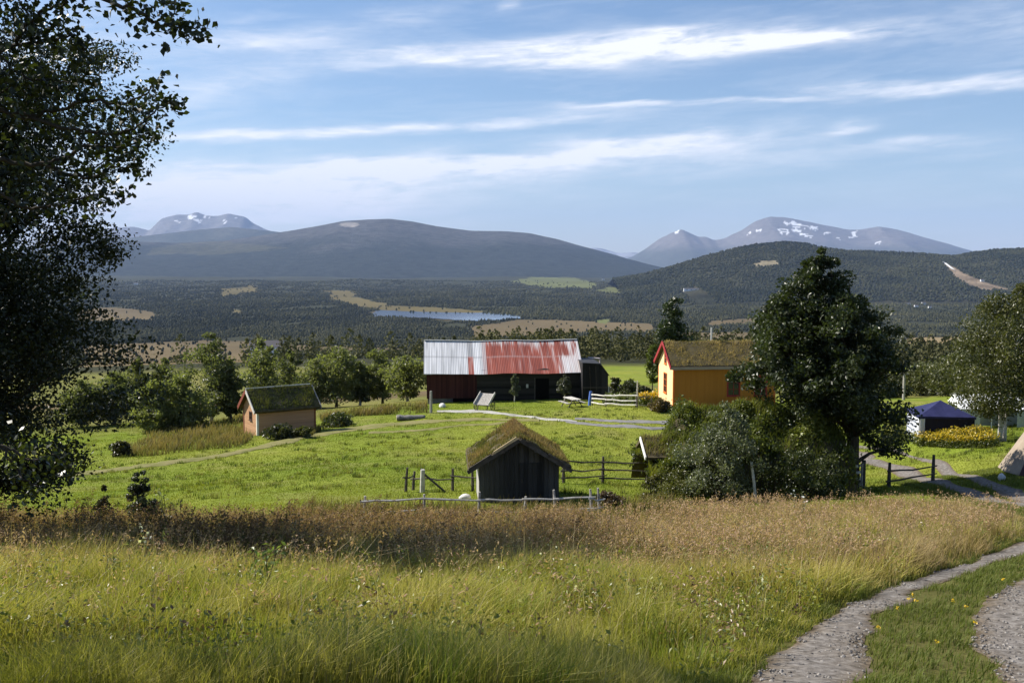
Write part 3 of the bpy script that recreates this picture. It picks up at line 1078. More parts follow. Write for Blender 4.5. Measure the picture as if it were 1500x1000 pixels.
def ribbon(name, label, left, right, mat, off, n=24, nw=9, jit=0.08):
    L = catmull([(p[0], p[1], 0) for p in left], n); Rr = catmull([(p[0], p[1], 0) for p in right], n)
    m = min(len(L), len(Rr))
    vs = []
    for i in range(m):
        a = L[i].lerp(L[i], 0); b = Rr[i]
        w = (b - a)
        def wob(o1, o2):
            f = lambda q, c, sd: float(vnoise(np.array([q]), np.array([c]), sd)[0]) - 0.5
            return (f(i * 0.55, o1, 5) * 0.9 + f(i * 0.21, o2, 6) * 1.1 + f(i * 0.07, o1 + 4, 7) * 1.6) * 2 * jit
        ja = wob(3.3, 8.3); jb = wob(9.1, 2.3)
        wn = w.normalized()
        a = a + wn * ja; b = b + wn * jb
        for k in range(nw):
            vs.append(a.lerp(b, k / (nw - 1)))
    x = np.array([p.x for p in vs]); y = np.array([p.y for p in vs])
    edge = np.tile(np.abs(np.linspace(-1, 1, nw)), m)
    z = ground(x, y) + off * (1 - 0.75 * edge ** 4)
    V = np.stack([x, y, z], 1)
    i = np.arange(m - 1)[:, None] * nw; j = np.arange(nw - 1)[None]
    Fc = np.stack([i + j, i + j + 1, i + nw + j + 1, i + nw + j], -1).reshape(-1, 4)
    ed = edge ** 3 + (fbm(x / 0.35, y / 0.35, 12, 3) - 0.5) * 0.9
    ce = np.clip(ed, 0, 1)
    col = np.ones((len(V), 3)) * (1 - ce[:, None]) + np.array((0.72, 0.6, 0.42)) * ce[:, None]
    o = np_mesh(name, V, Fc, mat, None, col, smooth=True)
    tag(o, label, None, None, 'structure')
    poly = [(p[0], p[1]) for p in V.reshape(m, nw, 3)[:, 0]] + [(p[0], p[1]) for p in V.reshape(m, nw, 3)[::-1, -1]]
    TRACKS.append(poly)
    return o


def G(*uv):
    return [hit(u, v) for (u, v) in uv]


# near track: two wheel tracks climbing from the lower right, turning away and dropping to the farm
lt_l = G((1040, 1040), (1097, 995), (1155, 948), (1229, 896), (1285, 867), (1355, 845), (1427, 821), (1475, 802), (1512, 788)) + [Vector((15.1, 28.6, 0)), Vector((17.3, 33.5, 0))] + G((1440, 734), (1392, 718), (1344, 705), (1296, 687), (1245, 671), (1205, 661))
lt_r = G((1215, 1040), (1273, 992), (1275, 935), (1297, 900), (1341, 871), (1392, 850), (1463, 826), (1503, 813), (1540, 800)) + [Vector((16.0, 28.2, 0)), Vector((18.2, 33.1, 0))] + G((1476, 733), (1447, 723), (1392, 705), (1344, 688), (1285, 669), (1225, 656))
ribbon('gravel_track', 'stony wheel track of the farm road beside the tall grass', lt_l, lt_r, M_GRAVEL, 0.03)
rt_l = G((1480, 1040), (1460, 995), (1425, 930), (1440, 886), (1466, 863), (1505, 848), (1545, 835)) + [Vector((15.0, 25.2, 0)), Vector((17.2, 29.0, 0)), Vector((19.3, 33.8, 0))] + G((1494, 736), (1462, 721), (1404, 699), (1350, 676), (1285, 659), (1235, 650))
rt_r = G((1640, 1040), (1600, 995), (1570, 930), (1580, 886), (1590, 863), (1600, 848), (1620, 835)) + [Vector((15.9, 24.8, 0)), Vector((18.1, 28.5, 0)), Vector((20.2, 33.4, 0))] + G((1540, 734), (1500, 720), (1440, 698), (1376, 673), (1310, 656), (1250, 648))
ribbon('gravel_track', 'grey wheel track of the farm road at its outer side', rt_l, rt_r, M_GRAVEL, 0.03)
ribbon('farm_road', 'grey gravel lane crossing the yard in front of the barn, near wheel track', G((825, 617), (880, 621), (940, 624), (1000, 626), (1090, 632), (1160, 645), (1215, 656)),
       G((830, 620), (880, 625), (940, 628), (1000, 630), (1090, 637), (1160, 651), (1212, 663)), M_FARGRAVEL, 0.07, jit=0.12)
ribbon('farm_road', 'grey gravel lane crossing the yard, wheel track nearest the yellow house', G((842, 612), (900, 615), (960, 617), (1020, 619), (1090, 624), (1170, 637), (1245, 650)),
       G((842, 615), (900, 618.5), (960, 621), (1020, 623), (1090, 628), (1170, 643), (1240, 656)), M_FARGRAVEL, 0.07, jit=0.12)
ribbon('path', 'pale gravel strip in front of the barn', G((640, 602), (665, 601.2), (700, 600.8), (728, 603.5), (760, 608), (800, 613), (845, 617)),
       G((640, 604), (665, 604.5), (700, 604.2), (728, 607), (760, 611), (800, 616), (845, 620)), M_CONC, 0.07, jit=0.1)
ribbon('path', 'worn pale path crossing the meadow towards the barn', G((110, 692), (200, 681), (300, 669), (380, 653), (450, 637), (520, 625), (580, 619), (640, 615), (720, 613), (790, 615)),
       G((110, 697), (200, 686), (300, 674), (380, 659), (450, 643), (520, 631), (580, 624), (640, 619), (720, 616), (790, 618)), M_DIRT, 0.08, jit=0.25)
ribbon('path', 'faint second worn path in the meadow before the barn', G((540, 633), (580, 631), (620, 629), (680, 622), (740, 618)),
       G((540, 636), (580, 634), (620, 632), (680, 624.5), (740, 620)), M_DIRT, 0.06, jit=0.2)


def on_track(x, y):
    m = np.zeros(np.shape(x), bool)
    for p in TRACKS:
        m |= in_poly(x, y, p)
    return m


# ------------------------------------------------------------------ long grass on the bank
LTL = catmull([(p[0], p[1], 0) for p in lt_l], 10)
LTx = np.array([p.x for p in LTL]); LTy = np.array([p.y for p in LTL])
_o = np.argsort(LTy)


def track_left_x(y):
    return np.interp(y, LTy[_o], LTx[_o])


def make_bank_grass():
    N = 400000
    y = 7.2 + (35.5 - 7.2) * rng.uniform(0, 1, N) ** 0.92
    u = rng.uniform(-90, 1590, N)
    x = (u - 750) / F * y * 1.02
    edge = track_left_x(y) - x                         # metres left of the wheel track
    left = edge > 0.02
    n1 = fbm(x / 1.1, y / 1.1, 61, 3); n2 = fbm(x / 3.5, y / 3.5, 62, 3); n3 = fbm(x / 0.35, y / 0.35, 63, 2)
    keep = left & (rng.uniform(0, 1, N) < np.clip(0.25 + 1.5 * (n3 - 0.25), 0.1, 1))
    keep &= ~on_track(x, y)
    keep &= ~((y > 34.5) & (x > -2.5) & (x < 3.0))
    x, y, u, edge, n1, n2 = x[keep], y[keep], u[keep], edge[keep], n1[keep], n2[keep]
    n = len(x)
    z = ground(x, y)
    tuss = np.clip((fbm(x / 0.8, y / 1.1, 64, 3) - 0.3) * 2.6, 0, 1)
    tall = 0.2 + 0.42 * np.clip((n1 - 0.2) * 1.5, 0, 1) + 0.34 * tuss
    tw = 0.6 + 1.3 * (1 - sstep(11.5, 15, y))
    tall = tall * np.clip(0.3 + 0.7 * edge / tw, 0.25, 1.0)
    tall = tall * (1 - 0.75 * sstep(28, 34, y + (n2 - 0.5) * 9))
    tall = tall * rng.uniform(0.65, 1.15, n) * (0.72 + 0.56 * fbm(x / 2.8, y / 2.8, 75, 2))
    g = rng.uniform(0, 1, n)
    # colours: lush low down, straw and rust higher up the bank
    cb = mixcol((0.13, 0.145, 0.022), (0.22, 0.2, 0.042), g)
    ct = mixcol((0.33, 0.325, 0.052), (0.64, 0.54, 0.17), np.clip(g * 0.55 + (n2 - 0.42) * 2.2 + (tuss - 0.5) * 0.3, 0, 1))
    fresh = sstep(0.55, 0.7, fbm(x / 0.9, y / 0.9, 65, 3)) * (rng.uniform(0, 1, n) < 0.7)
    ct = ct * (1 - fresh[:, None]) + mixcol((0.16, 0.23, 0.03), (0.27, 0.34, 0.06), g) * fresh[:, None]
    yy = y + (n2 - 0.5) * 5
    uu = u + (n2 - 0.5) * 160
    straw = np.clip(sstep(16.5, 23, yy) * sstep(520, 1000, uu) + 0.6 * sstep(15.5, 19, yy), 0, 1)
    pch = fbm(x / 2.2, y / 1.6, 74, 3)
    straw *= (rng.uniform(0, 1, n) < np.clip(0.35 + (pch - 0.3) * 2.2, 0.15, 0.95))
    rust = sstep(20.5, 23.5, yy) * (1 - sstep(800, 1050, uu)) * (rng.uniform(0, 1, n) < np.clip((fbm(x / 2.6, y / 2.0, 73, 3) - 0.33) * 4.5, 0.12, 0.85))
    st_t = mixcol((0.4, 0.27, 0.14), (0.52, 0.38, 0.2), g); st_b = mixcol((0.13, 0.11, 0.04), (0.17, 0.13, 0.05), g)
    ru_t = mixcol((0.18, 0.11, 0.055), (0.4, 0.27, 0.13), g); ru_b = mixcol((0.09, 0.06, 0.025), (0.15, 0.1, 0.04), g)
    ct = ct * (1 - straw[:, None]) + st_t * straw[:, None]; cb = cb * (1 - 0.7 * straw[:, None]) + st_b * 0.7 * straw[:, None]
    ct = ct * (1 - rust[:, None]) + ru_t * rust[:, None]; cb = cb * (1 - rust[:, None]) + ru_b * rust[:, None]
    dead = rng.uniform(0, 1, n) < 0.08
    ct[dead] = (0.45, 0.38, 0.2); cb[dead] = (0.25, 0.2, 0.1)
    la = fbm(x / 1.6, y / 1.6, 72, 2) * 4 * pi
    wl = (0.5 * np.cos(la) + 0.2, 0.5 * np.sin(la) - 0.1)
    Wd = (0.006 + 0.00028 * y) * rng.uniform(0.6, 1.4, n)
    V, Fc, C = blade_arrays(np.stack([x, y, z - 0.02], 1), tall, Wd, (0.5 + 0.4 * tuss), cb, ct, wl)
    o = np_mesh('long_grass', V, Fc, M_GRASS, None, C)
    tag(o, 'tall unmown grass covering the bank in front of the farm', None, None, 'stuff')
    # broad-leaved herbs mixed into the grass
    r = np.random.default_rng(45)
    N = 5200
    y = rng.uniform(8.5, 25, N); u = rng.uniform(-60, 1500, N); x = (u - 750) / F * y
    kz = (track_left_x(y) - x > 0.25) & (rng.uniform(0, 1, N) < np.clip((fbm(x / 1.4, y / 1.4, 46, 3) - 0.38) * 4, 0.04, 1))
    x, y = x[kz], y[kz]
    n = len(x); z = ground(x, y); H = rng.uniform(0.25, 0.75, n)
    m = 16; ci = np.repeat(np.arange(n), m); t = rng.uniform(0.2, 1.05, n * m)
    C0 = np.stack([x[ci] + rng.normal(0, 0.06, n * m), y[ci] + rng.normal(0, 0.06, n * m), z[ci] + H[ci] * t], 1)
    tone = rng.uniform(0, 1, n)[ci] * 0.7 + rng.uniform(0, 0.3, n * m)
    colh = mixcol((0.1, 0.125, 0.025), (0.33, 0.33, 0.08), tone)
    brown = (rng.uniform(0, 1, n) < 0.2)[ci]
    colh[brown] = mixcol((0.1, 0.06, 0.03), (0.3, 0.19, 0.09), tone[brown])
    V, Fc, C = leaf_arrays(C0, 0.055 * rng.uniform(0.6, 1.5, n * m), colh, up=0.5, aspect=0.5, r=r)
    o = np_mesh('meadow_herbs', V, Fc, M_LEAF, None, C)
    tag(o, 'broad leaved herbs growing among the tall grass', None, None, 'stuff')
    # long bleached stems standing or lying askew
    n = 900
    y = rng.uniform(9.5, 27, n); x = (rng.uniform(-60, 1350, n) - 750) / F * y
    kz = track_left_x(y) - x > 0.4
    x, y = x[kz], y[kz]; n = len(x); z = ground(x, y)
    pale = mixcol((0.36, 0.29, 0.14), (0.6, 0.5, 0.28), rng.uniform(0, 1, n))
    V, Fc, C = blade_arrays(np.stack([x, y, z + 0.1], 1), rng.uniform(0.7, 1.15, n), 0.007 + 0.0002 * y, 1.1 * np.ones(n), pale * 0.8, pale)
    o = np_mesh('bleached_stems', V, Fc, M_GRASS, None, C)
    tag(o, 'long bleached stems standing askew in the grass', None, None, 'stuff')
    # seed heads: wispy straw panicles on thin stems
    N = 40000
    y = rng.uniform(11, 33, N); u = rng.uniform(-60, 1560, N); x = (u - 750) / F * y
    n2 = fbm(x / 3.5, y / 3.5, 62, 3)
    yy = y + (n2 - 0.5) * 5
    pr = 0.05 + 0.95 * sstep(16.5, 23, yy)
    edge = track_left_x(y) - x
    k = (rng.uniform(0, 1, N) < pr * np.clip((fbm(x / 1.6, y / 1.3, 76, 3) - 0.3) * 3.2, 0.12, 1)) & (edge > 0.6)
    x, y, u = x[k], y[k], u[k]
    n = len(x); z = ground(x, y)
    H = rng.uniform(0.45, 0.95, n) * (0.7 + 0.6 * fbm(x / 2.4, y / 2.4, 77, 2)) * (1 - 0.4 * sstep(29, 34, y))
    g = rng.uniform(0, 1, n)
    lf = (1 - sstep(780, 1000, u + rng.normal(0, 90, n))) * sstep(19.5, 22, y)
    top = mixcol((0.4, 0.25, 0.16), (0.54, 0.39, 0.25), g) * (1 - lf[:, None]) + mixcol((0.2, 0.12, 0.07), (0.46, 0.31, 0.18), g) * lf[:, None]
    stem = top * 0.6
    base = np.stack([x, y, z], 1)
    V1, F1, C1 = blade_arrays(base, H, 0.005 + 0.0002 * y, 0.3 * np.ones(n), stem, stem)
    tips = V1.reshape(n, 5, 3)[:, 4]
    m = 5
    ci = np.repeat(np.arange(n), m)
    off = rng.normal(0, 1, (n * m, 3)) * np.array([0.022, 0.022, 0.05]); off[:, 2] -= 0.03
    V2, F2, C2 = leaf_arrays(tips[ci] + off, 0.06 * rng.uniform(0.6, 1.4, n * m), top[ci], up=0.0, aspect=0.35)
    V2 = V2.reshape(-1, 4, 3); C2 = C2.reshape(-1, 4, 3)
    q = len(V2)
    F2t = np.concatenate([np.arange(q)[:, None] * 4 + np.array([[0, 1, 2]]), np.arange(q)[:, None] * 4 + np.array([[0, 2, 3]])], 1).reshape(-1, 3)
    V = np.concatenate([V1, V2.reshape(-1, 3)]); Fc = np.concatenate([F1, F2t + len(V1)]); C = np.concatenate([C1, C2.reshape(-1, 3)])
    o = np_mesh('seeding_grass', V, Fc, M_GRASS, None, C)
    tag(o, 'straw and rust coloured seed heads standing over the bank', None, None, 'stuff')


make_bank_grass()


def make_short_grass():
    # turf between and beside the wheel tracks
    N = 300000
    y = rng.uniform(7.5, 46, N)
    x = track_left_x(y) - 0.9 + 16 * rng.uniform(0, 1, N) ** 1.4
    x = np.where(y < 34, x, x)
    k = ~on_track(x, y) & (x / y < 1.3)
    near = np.zeros(N, bool)
    for dx, dy in ((0.09, 0), (-0.09, 0), (0, 0.1), (0, -0.1)):
        near |= on_track(x + dx, y + dy)
    k &= ~near | (rng.uniform(0, 1, N) < 0.55)
    n1 = fbm(x / 0.5, y / 0.5, 66, 3)
    k &= rng.uniform(0, 1, N) < np.clip((n1 - 0.22) * 3, 0.05, 1)
    x, y, n1 = x[k], y[k], n1[k]
    n = len(x); z = ground(x, y)
    g = rng.uniform(0, 1, n)
    cb = mixcol((0.06, 0.085, 0.015), (0.11, 0.13, 0.03), g); ct = mixcol((0.12, 0.165, 0.03), (0.24, 0.24, 0.075), np.clip(g * 0.5 + (n1 - 0.4), 0, 1))
    H = rng.uniform(0.05, 0.16, n) * (0.6 + 0.8 * n1)
    V, Fc, C = blade_arrays(np.stack([x, y, z - 0.01], 1), H, 0.009 * rng.uniform(0.7, 1.6, n) + 0.0001 * y, 0.8 * np.ones(n), cb, ct)
    o = np_mesh('verge_grass', V, Fc, M_GRASS, None, C)
    tag(o, 'short tufty grass between and beside the wheel tracks', None, None, 'stuff')
    # mown meadow round the buildings
    N = 330000
    y = np.exp(rng.uniform(math.log(33), math.log(98), N)); u = rng.uniform(-60, 1560, N); x = (u - 750) / F * y
    n1 = fbm(x / 2.5, y / 2.5, 67, 3); n3 = fbm(x / 14, y / 9, 68, 3)
    ot = on_track(x, y)
    k = (~ot | ((x < 2) & (rng.uniform(0, 1, N) < 0.4))) & ((track_left_x(y) - x > 0) | (y > 36))
    x, y, n1, n3 = x[k], y[k], n1[k], n3[k]
    n = len(x); z = ground(x, y); g = rng.uniform(0, 1, n)
    n4 = fbm(x / 3.0, y / 1.1, 70, 3)
    t = np.clip(g * 0.3 + (n1 - 0.35) * 0.8 + (n3 - 0.47) * 1.7 + (n4 - 0.5) * 0.9, 0, 1)
    cb = mixcol((0.095, 0.13, 0.01), (0.16, 0.17, 0.018), t); ct = mixcol((0.15, 0.215, 0.014), (0.275, 0.275, 0.036), t)
    H = rng.uniform(0.04, 0.1, n) * (0.5 + n1)
    V, Fc, C = blade_arrays(np.stack([x, y, z - 0.01], 1), H, 0.008 + 0.00034 * y, 1.0 * np.ones(n), cb, ct)
    o = np_mesh('meadow_grass', V, Fc, M_GRASS, None, C)
    tag(o, 'short green grass of the mown meadow around the buildings', None, None, 'stuff')
    N = 2600  # darker tufts added to imitate shaded undulations of the meadow
    yt = np.exp(rng.uniform(math.log(38), math.log(82), N)); xt = (rng.uniform(60, 1500, N) - 750) / F * yt
    kt = ~on_track(xt, yt) & (fbm(xt / 5, yt / 2.5, 78, 3) > 0.5)
    xt, yt = xt[kt], yt[kt]
    m = 16; ci = np.repeat(np.arange(len(xt)), m)
    xx = xt[ci] + rng.normal(0, 0.13, len(ci)); yy = yt[ci] + rng.normal(0, 0.13, len(ci))
    g2 = rng.uniform(0, 1, len(xt))[ci]
    ct2 = mixcol((0.08, 0.13, 0.014), (0.26, 0.25, 0.07), g2)
    V, Fc, C = blade_arrays(np.stack([xx, yy, ground(xx, yy)], 1), rng.uniform(0.1, 0.26, len(xx)), 0.012 + 0.0004 * yy, 0.7 * np.ones(len(xx)), ct2 * 0.6, ct2)
    o = np_mesh('shade_tufts', V, Fc, M_GRASS, None, C)
    tag(o, 'coarse darker tufts added for the shaded undulations of the mown meadow', None, None, 'stuff')
    # rough unmown strips: by the cabin, below the trees, behind the fence
    strips = [[(165, 662), (230, 640), (352, 632), (372, 640), (350, 654), (250, 664), (170, 672)], [(430, 640), (460, 630), (520, 622), (470, 628), (452, 640)],
              [(465, 612), (560, 596), (625, 594), (625, 606), (520, 610), (470, 622)], [(200, 636), (300, 622), (360, 606), (360, 630), (240, 648)]]
    PT = []
    for s in strips:
        uu = rng.uniform(min(p[0] for p in s), max(p[0] for p in s), 9000); vv = rng.uniform(min(p[1] for p in s), max(p[1] for p in s), 9000)
        k = in_poly(uu, vv, s)
        uu, vv = uu[k], vv[k]
        # local patch of ground approximated by corner hits
        cs = [hit(a, b, 30) for (a, b) in s]
        A = np.array([[a, b, 1] for (a, b) in s])
        # inverse depth is close to linear in image space over a small patch
        w, *_ = np.linalg.lstsq(A, np.array([1 / c.y for c in cs]), rcond=None)
        yy = 1 / (uu * w[0] + vv * w[1] + w[2])
        xx = (uu - 750) / F * yy
        PT.append(np.stack([xx, yy], 1))
    # weedy strip behind the shed fence
    m = 9000
    xx = rng.uniform(-7.5, 6.0, m); yy = rng.uniform(32.5, 36.2, m)
    PT.append(np.stack([xx, yy], 1)[~((xx > -1.7) & (xx < 1.9) & (yy > 35.6))])
    PT = np.concatenate(PT)
    x, y = PT[:, 0], PT[:, 1]
    n1 = fbm(x / 1.6, y / 1.6, 69, 3)
    k = rng.uniform(0, 1, len(x)) < np.clip((n1 - 0.25) * 3, 0, 1)
    x, y, n1 = x[k], y[k], n1[k]
    n = len(x); z = ground(x, y); g = np.clip(rng.uniform(0, 0.6, n) + (n1 - 0.4) * 2, 0, 1)
    cb = mixcol((0.07, 0.075, 0.02), (0.1, 0.08, 0.03), g); ct = mixcol((0.15, 0.16, 0.045), (0.3, 0.22, 0.1), g)
    H = rng.uniform(0.25, 0.75, n) * (0.4 + n1)
    V, Fc, C = blade_arrays(np.stack([x, y, z], 1), H, 0.02 + 0.0004 * y, 0.5 * np.ones(n), cb, ct)
    o = np_mesh('rough_grass', V, Fc, M_GRASS, None, C)
    tag(o, 'rough seeding grass left standing by the cabin and the pole fence', None, None, 'stuff')


make_short_grass()


def make_stones():
    """loose pebbles lying on the wheel tracks"""
    r = np.random.default_rng(91)
    N = 60000
    y = r.uniform(8.8, 22, N); x = track_left_x(y) + r.uniform(-0.2, 5.5, N)
    k = on_track(x, y); x, y = x[k], y[k]
    k = r.uniform(0, 1, len(x)) < np.clip((fbm(x / 0.6, y / 0.6, 92, 3) - 0.42) * 2.0, 0.03, 0.5)
    x, y = x[k], y[k]
    n = len(x); z = ground(x, y)
    sz = 0.008 + 0.02 * r.uniform(0, 1, n) ** 3
    tone = r.uniform(0, 1, n)
    col = mixcol((0.1, 0.09, 0.08), (0.3, 0.28, 0.26), tone ** 1.5)
    V, Fc, C = diamonds(np.stack([x, y, z + 0.022], 1), sz, sz * r.uniform(0.8, 1.3, n), col, r)
    m = mat_noise('pebble', [(0.8, 0.8, 0.8), (1.1, 1.1, 1.1)], scale=20, bump=0.2, attr='col')
    o = np_mesh('gravel', V, Fc, m, None, C)
    tag(o, 'loose pebbles scattered over the wheel tracks', None, None, 'stuff')


make_stones()


def make_weeds():
    """withered dock and willowherb: brown leafy stems in a band along the top of the bank"""
    r = np.random.default_rng(31)
    N = 2300
    u = np.concatenate([r.uniform(-60, 620, 1700), r.uniform(560, 960, 600)])
    y = np.concatenate([r.uniform(20.8, 30.5, 1700), r.uniform(22, 29, 600)])
    x = (u - 750) / F * y
    n2 = fbm(x / 2.0, y / 2.0, 33, 3)
    k = r.uniform(0, 1, N) < np.clip((n2 - 0.36) * 4.0, 0.03, 1)
    x, y, u = x[k], y[k], u[k]
    n = len(x); z = ground(x, y)
    H = r.uniform(0.5, 1.0, n) * (1.05 - 0.25 * sstep(500, 800, u)) * (0.55 + 1.1 * fbm(x / 1.3, y / 1.3, 34, 2))
    g = r.uniform(0, 1, n)
    sc = mixcol((0.07, 0.04, 0.025), (0.13, 0.08, 0.045), g)
    V1, F1, C1 = blade_arrays(np.stack([x, y, z], 1), H, 0.014, 0.25 * np.ones(n), sc, sc)
    tips = V1.reshape(n, 5, 3)[:, 4]; bases = np.stack([x, y, z], 1)
    m = 34
    ci = np.repeat(np.arange(n), m)
    t = r.uniform(0.25, 1.02, n * m)
    Cn = bases[ci] + (tips - bases)[ci] * t[:, None] + r.normal(0, 1, (n * m, 3)) * np.array([0.06, 0.06, 0.03]) * (1.25 - 0.75 * t)[:, None]
    tone = g[ci] * 0.6 + r.uniform(0, 0.4, n * m)
    col = mixcol((0.07, 0.043, 0.024), (0.27, 0.17, 0.095), tone)
    grn = (r.uniform(0, 1, n) < 0.38)[ci] & (t < 0.85)
    col[grn] = mixcol((0.05, 0.06, 0.015), (0.14, 0.13, 0.04), tone[grn])
    V2, F2, C2 = leaf_arrays(Cn, 0.075 * r.uniform(0.6, 1.4, n * m), col, up=0.1, aspect=0.4, r=r)
    q = len(F2)
    F2t = np.concatenate([np.arange(q)[:, None] * 4 + np.array([[0, 1, 2]]), np.arange(q)[:, None] * 4 + np.array([[0, 2, 3]])], 1).reshape(-1, 3)
    V = np.concatenate([V1, V2]); Fc = np.concatenate([F1, F2t + len(V1)]); C = np.concatenate([C1, C2])
    o = np_mesh('withered_weeds', V, Fc, M_GRASS, None, C)
    tag(o, 'band of withered brown weeds along the top of the bank', None, None, 'stuff')


make_weeds()


# ------------------------------------------------------------------ buildings
def gable_walls(L, D, H, rise, z0=-0.6):
    """walls with gables at the two x ends"""
    mb = MB()
    sec = [(-D / 2, z0), (D / 2, z0), (D / 2, H), (0, H + rise), (-D / 2, H)]
    vs = [(-L / 2, y, z) for (y, z) in sec] + [(L / 2, y, z) for (y, z) in sec]
    fs = [(4, 3, 2, 1, 0), (5, 6, 7, 8, 9)] + [(i, (i + 1) % 5, 5 + (i + 1) % 5, 5 + i) for i in range(5)]
    mb.add(vs, fs)
    return mb


def roof_shell(L, D, H, rise, t, ov, og, nx=40, ny=10, amp=0.0, sag=0.0, seed=0, gapz=0.004, round_ridge=0.0, colf=None):
    """a ridged roof slab following the gable, resting just above the walls"""
    half = D / 2 + ov
    s = rise / (D / 2)
    ys = np.linspace(-half, half, 2 * ny + 1)
    xs = np.linspace(-L / 2 - og, L / 2 + og, nx + 1)
    Xg, Yg = np.meshgrid(xs, ys, indexing='ij')
    zi = H + rise - np.abs(Yg) * s + gapz
    sg = -sag * np.sin(np.clip((Xg - xs[0]) / (xs[-1] - xs[0]), 0, 1) * pi)
    zo = zi + t + sg - round_ridge * np.exp(-(Yg / (0.18 * half)) ** 2)
    zo = zo + amp * (fbm(Xg * 2.2 + seed, Yg * 2.2, seed, 4) - 0.5) * 2
    zi = zi + np.minimum(0, 0 * sg)
    nxv, nyv = Xg.shape
    top = np.stack([Xg, Yg, zo], -1).reshape(-1, 3); bot = np.stack([Xg, Yg, zi], -1).reshape(-1, 3)
    i = np.arange(nxv - 1)[:, None] * nyv; j = np.arange(nyv - 1)[None]
    ft = np.stack([i + j, i + nyv + j, i + nyv + j + 1, i + j + 1], -1).reshape(-1, 4)
    o = nxv * nyv
    fb = ft[:, ::-1] + o
    e = []
    for jj in (0, nyv - 1):
        for ii in range(nxv - 1):
            a = ii * nyv + jj; b = (ii + 1) * nyv + jj
            e.append((a, b, b + o, a + o) if jj else (b, a, a + o, b + o))
    for ii in (0, nxv - 1):
        for jj in range(nyv - 1):
            a = ii * nyv + jj; b = ii * nyv + jj + 1
            e.append((b, a, a + o, b + o) if ii else (a, b, b + o, a + o))
    return np.concatenate([top, bot]), np.concatenate([ft, fb, np.array(e)]), top


def turf_blades(parent, L, D, H, rise, t, ov, og, n, cA, cB, hmin=0.12, hmax=0.4, seed=0, name='roof_grass', edge_only=False, wind=(0.4, -0.1)):
    r = np.random.default_rng(seed)
    half = D / 2 + ov; s = rise / (D / 2)
    x = r.uniform(-L / 2 - og + 0.03, L / 2 + og - 0.03, n); y = r.uniform(-half + 0.03, half - 0.03, n)
    z = H + rise - np.abs(y) * s + t - 0.03
    nz = fbm(x * 1.3 + seed, y * 1.3, seed, 3)
    h = r.uniform(hmin, hmax, n) * (0.3 + 1.4 * nz)
    g = np.clip(r.uniform(0, 0.6, n) + (nz - 0.4) * 1.6, 0, 1)
    ct = mixcol(cA, cB, g); cb = ct * 0.55
    V, Fc, C = blade_arrays(np.stack([x, y, z], 1), h, 0.03 * r.uniform(0.6, 1.4, n), 0.5 * np.ones(n), cb, ct, wind)
    return np_mesh(name, V, Fc, M_GRASS, parent, C)


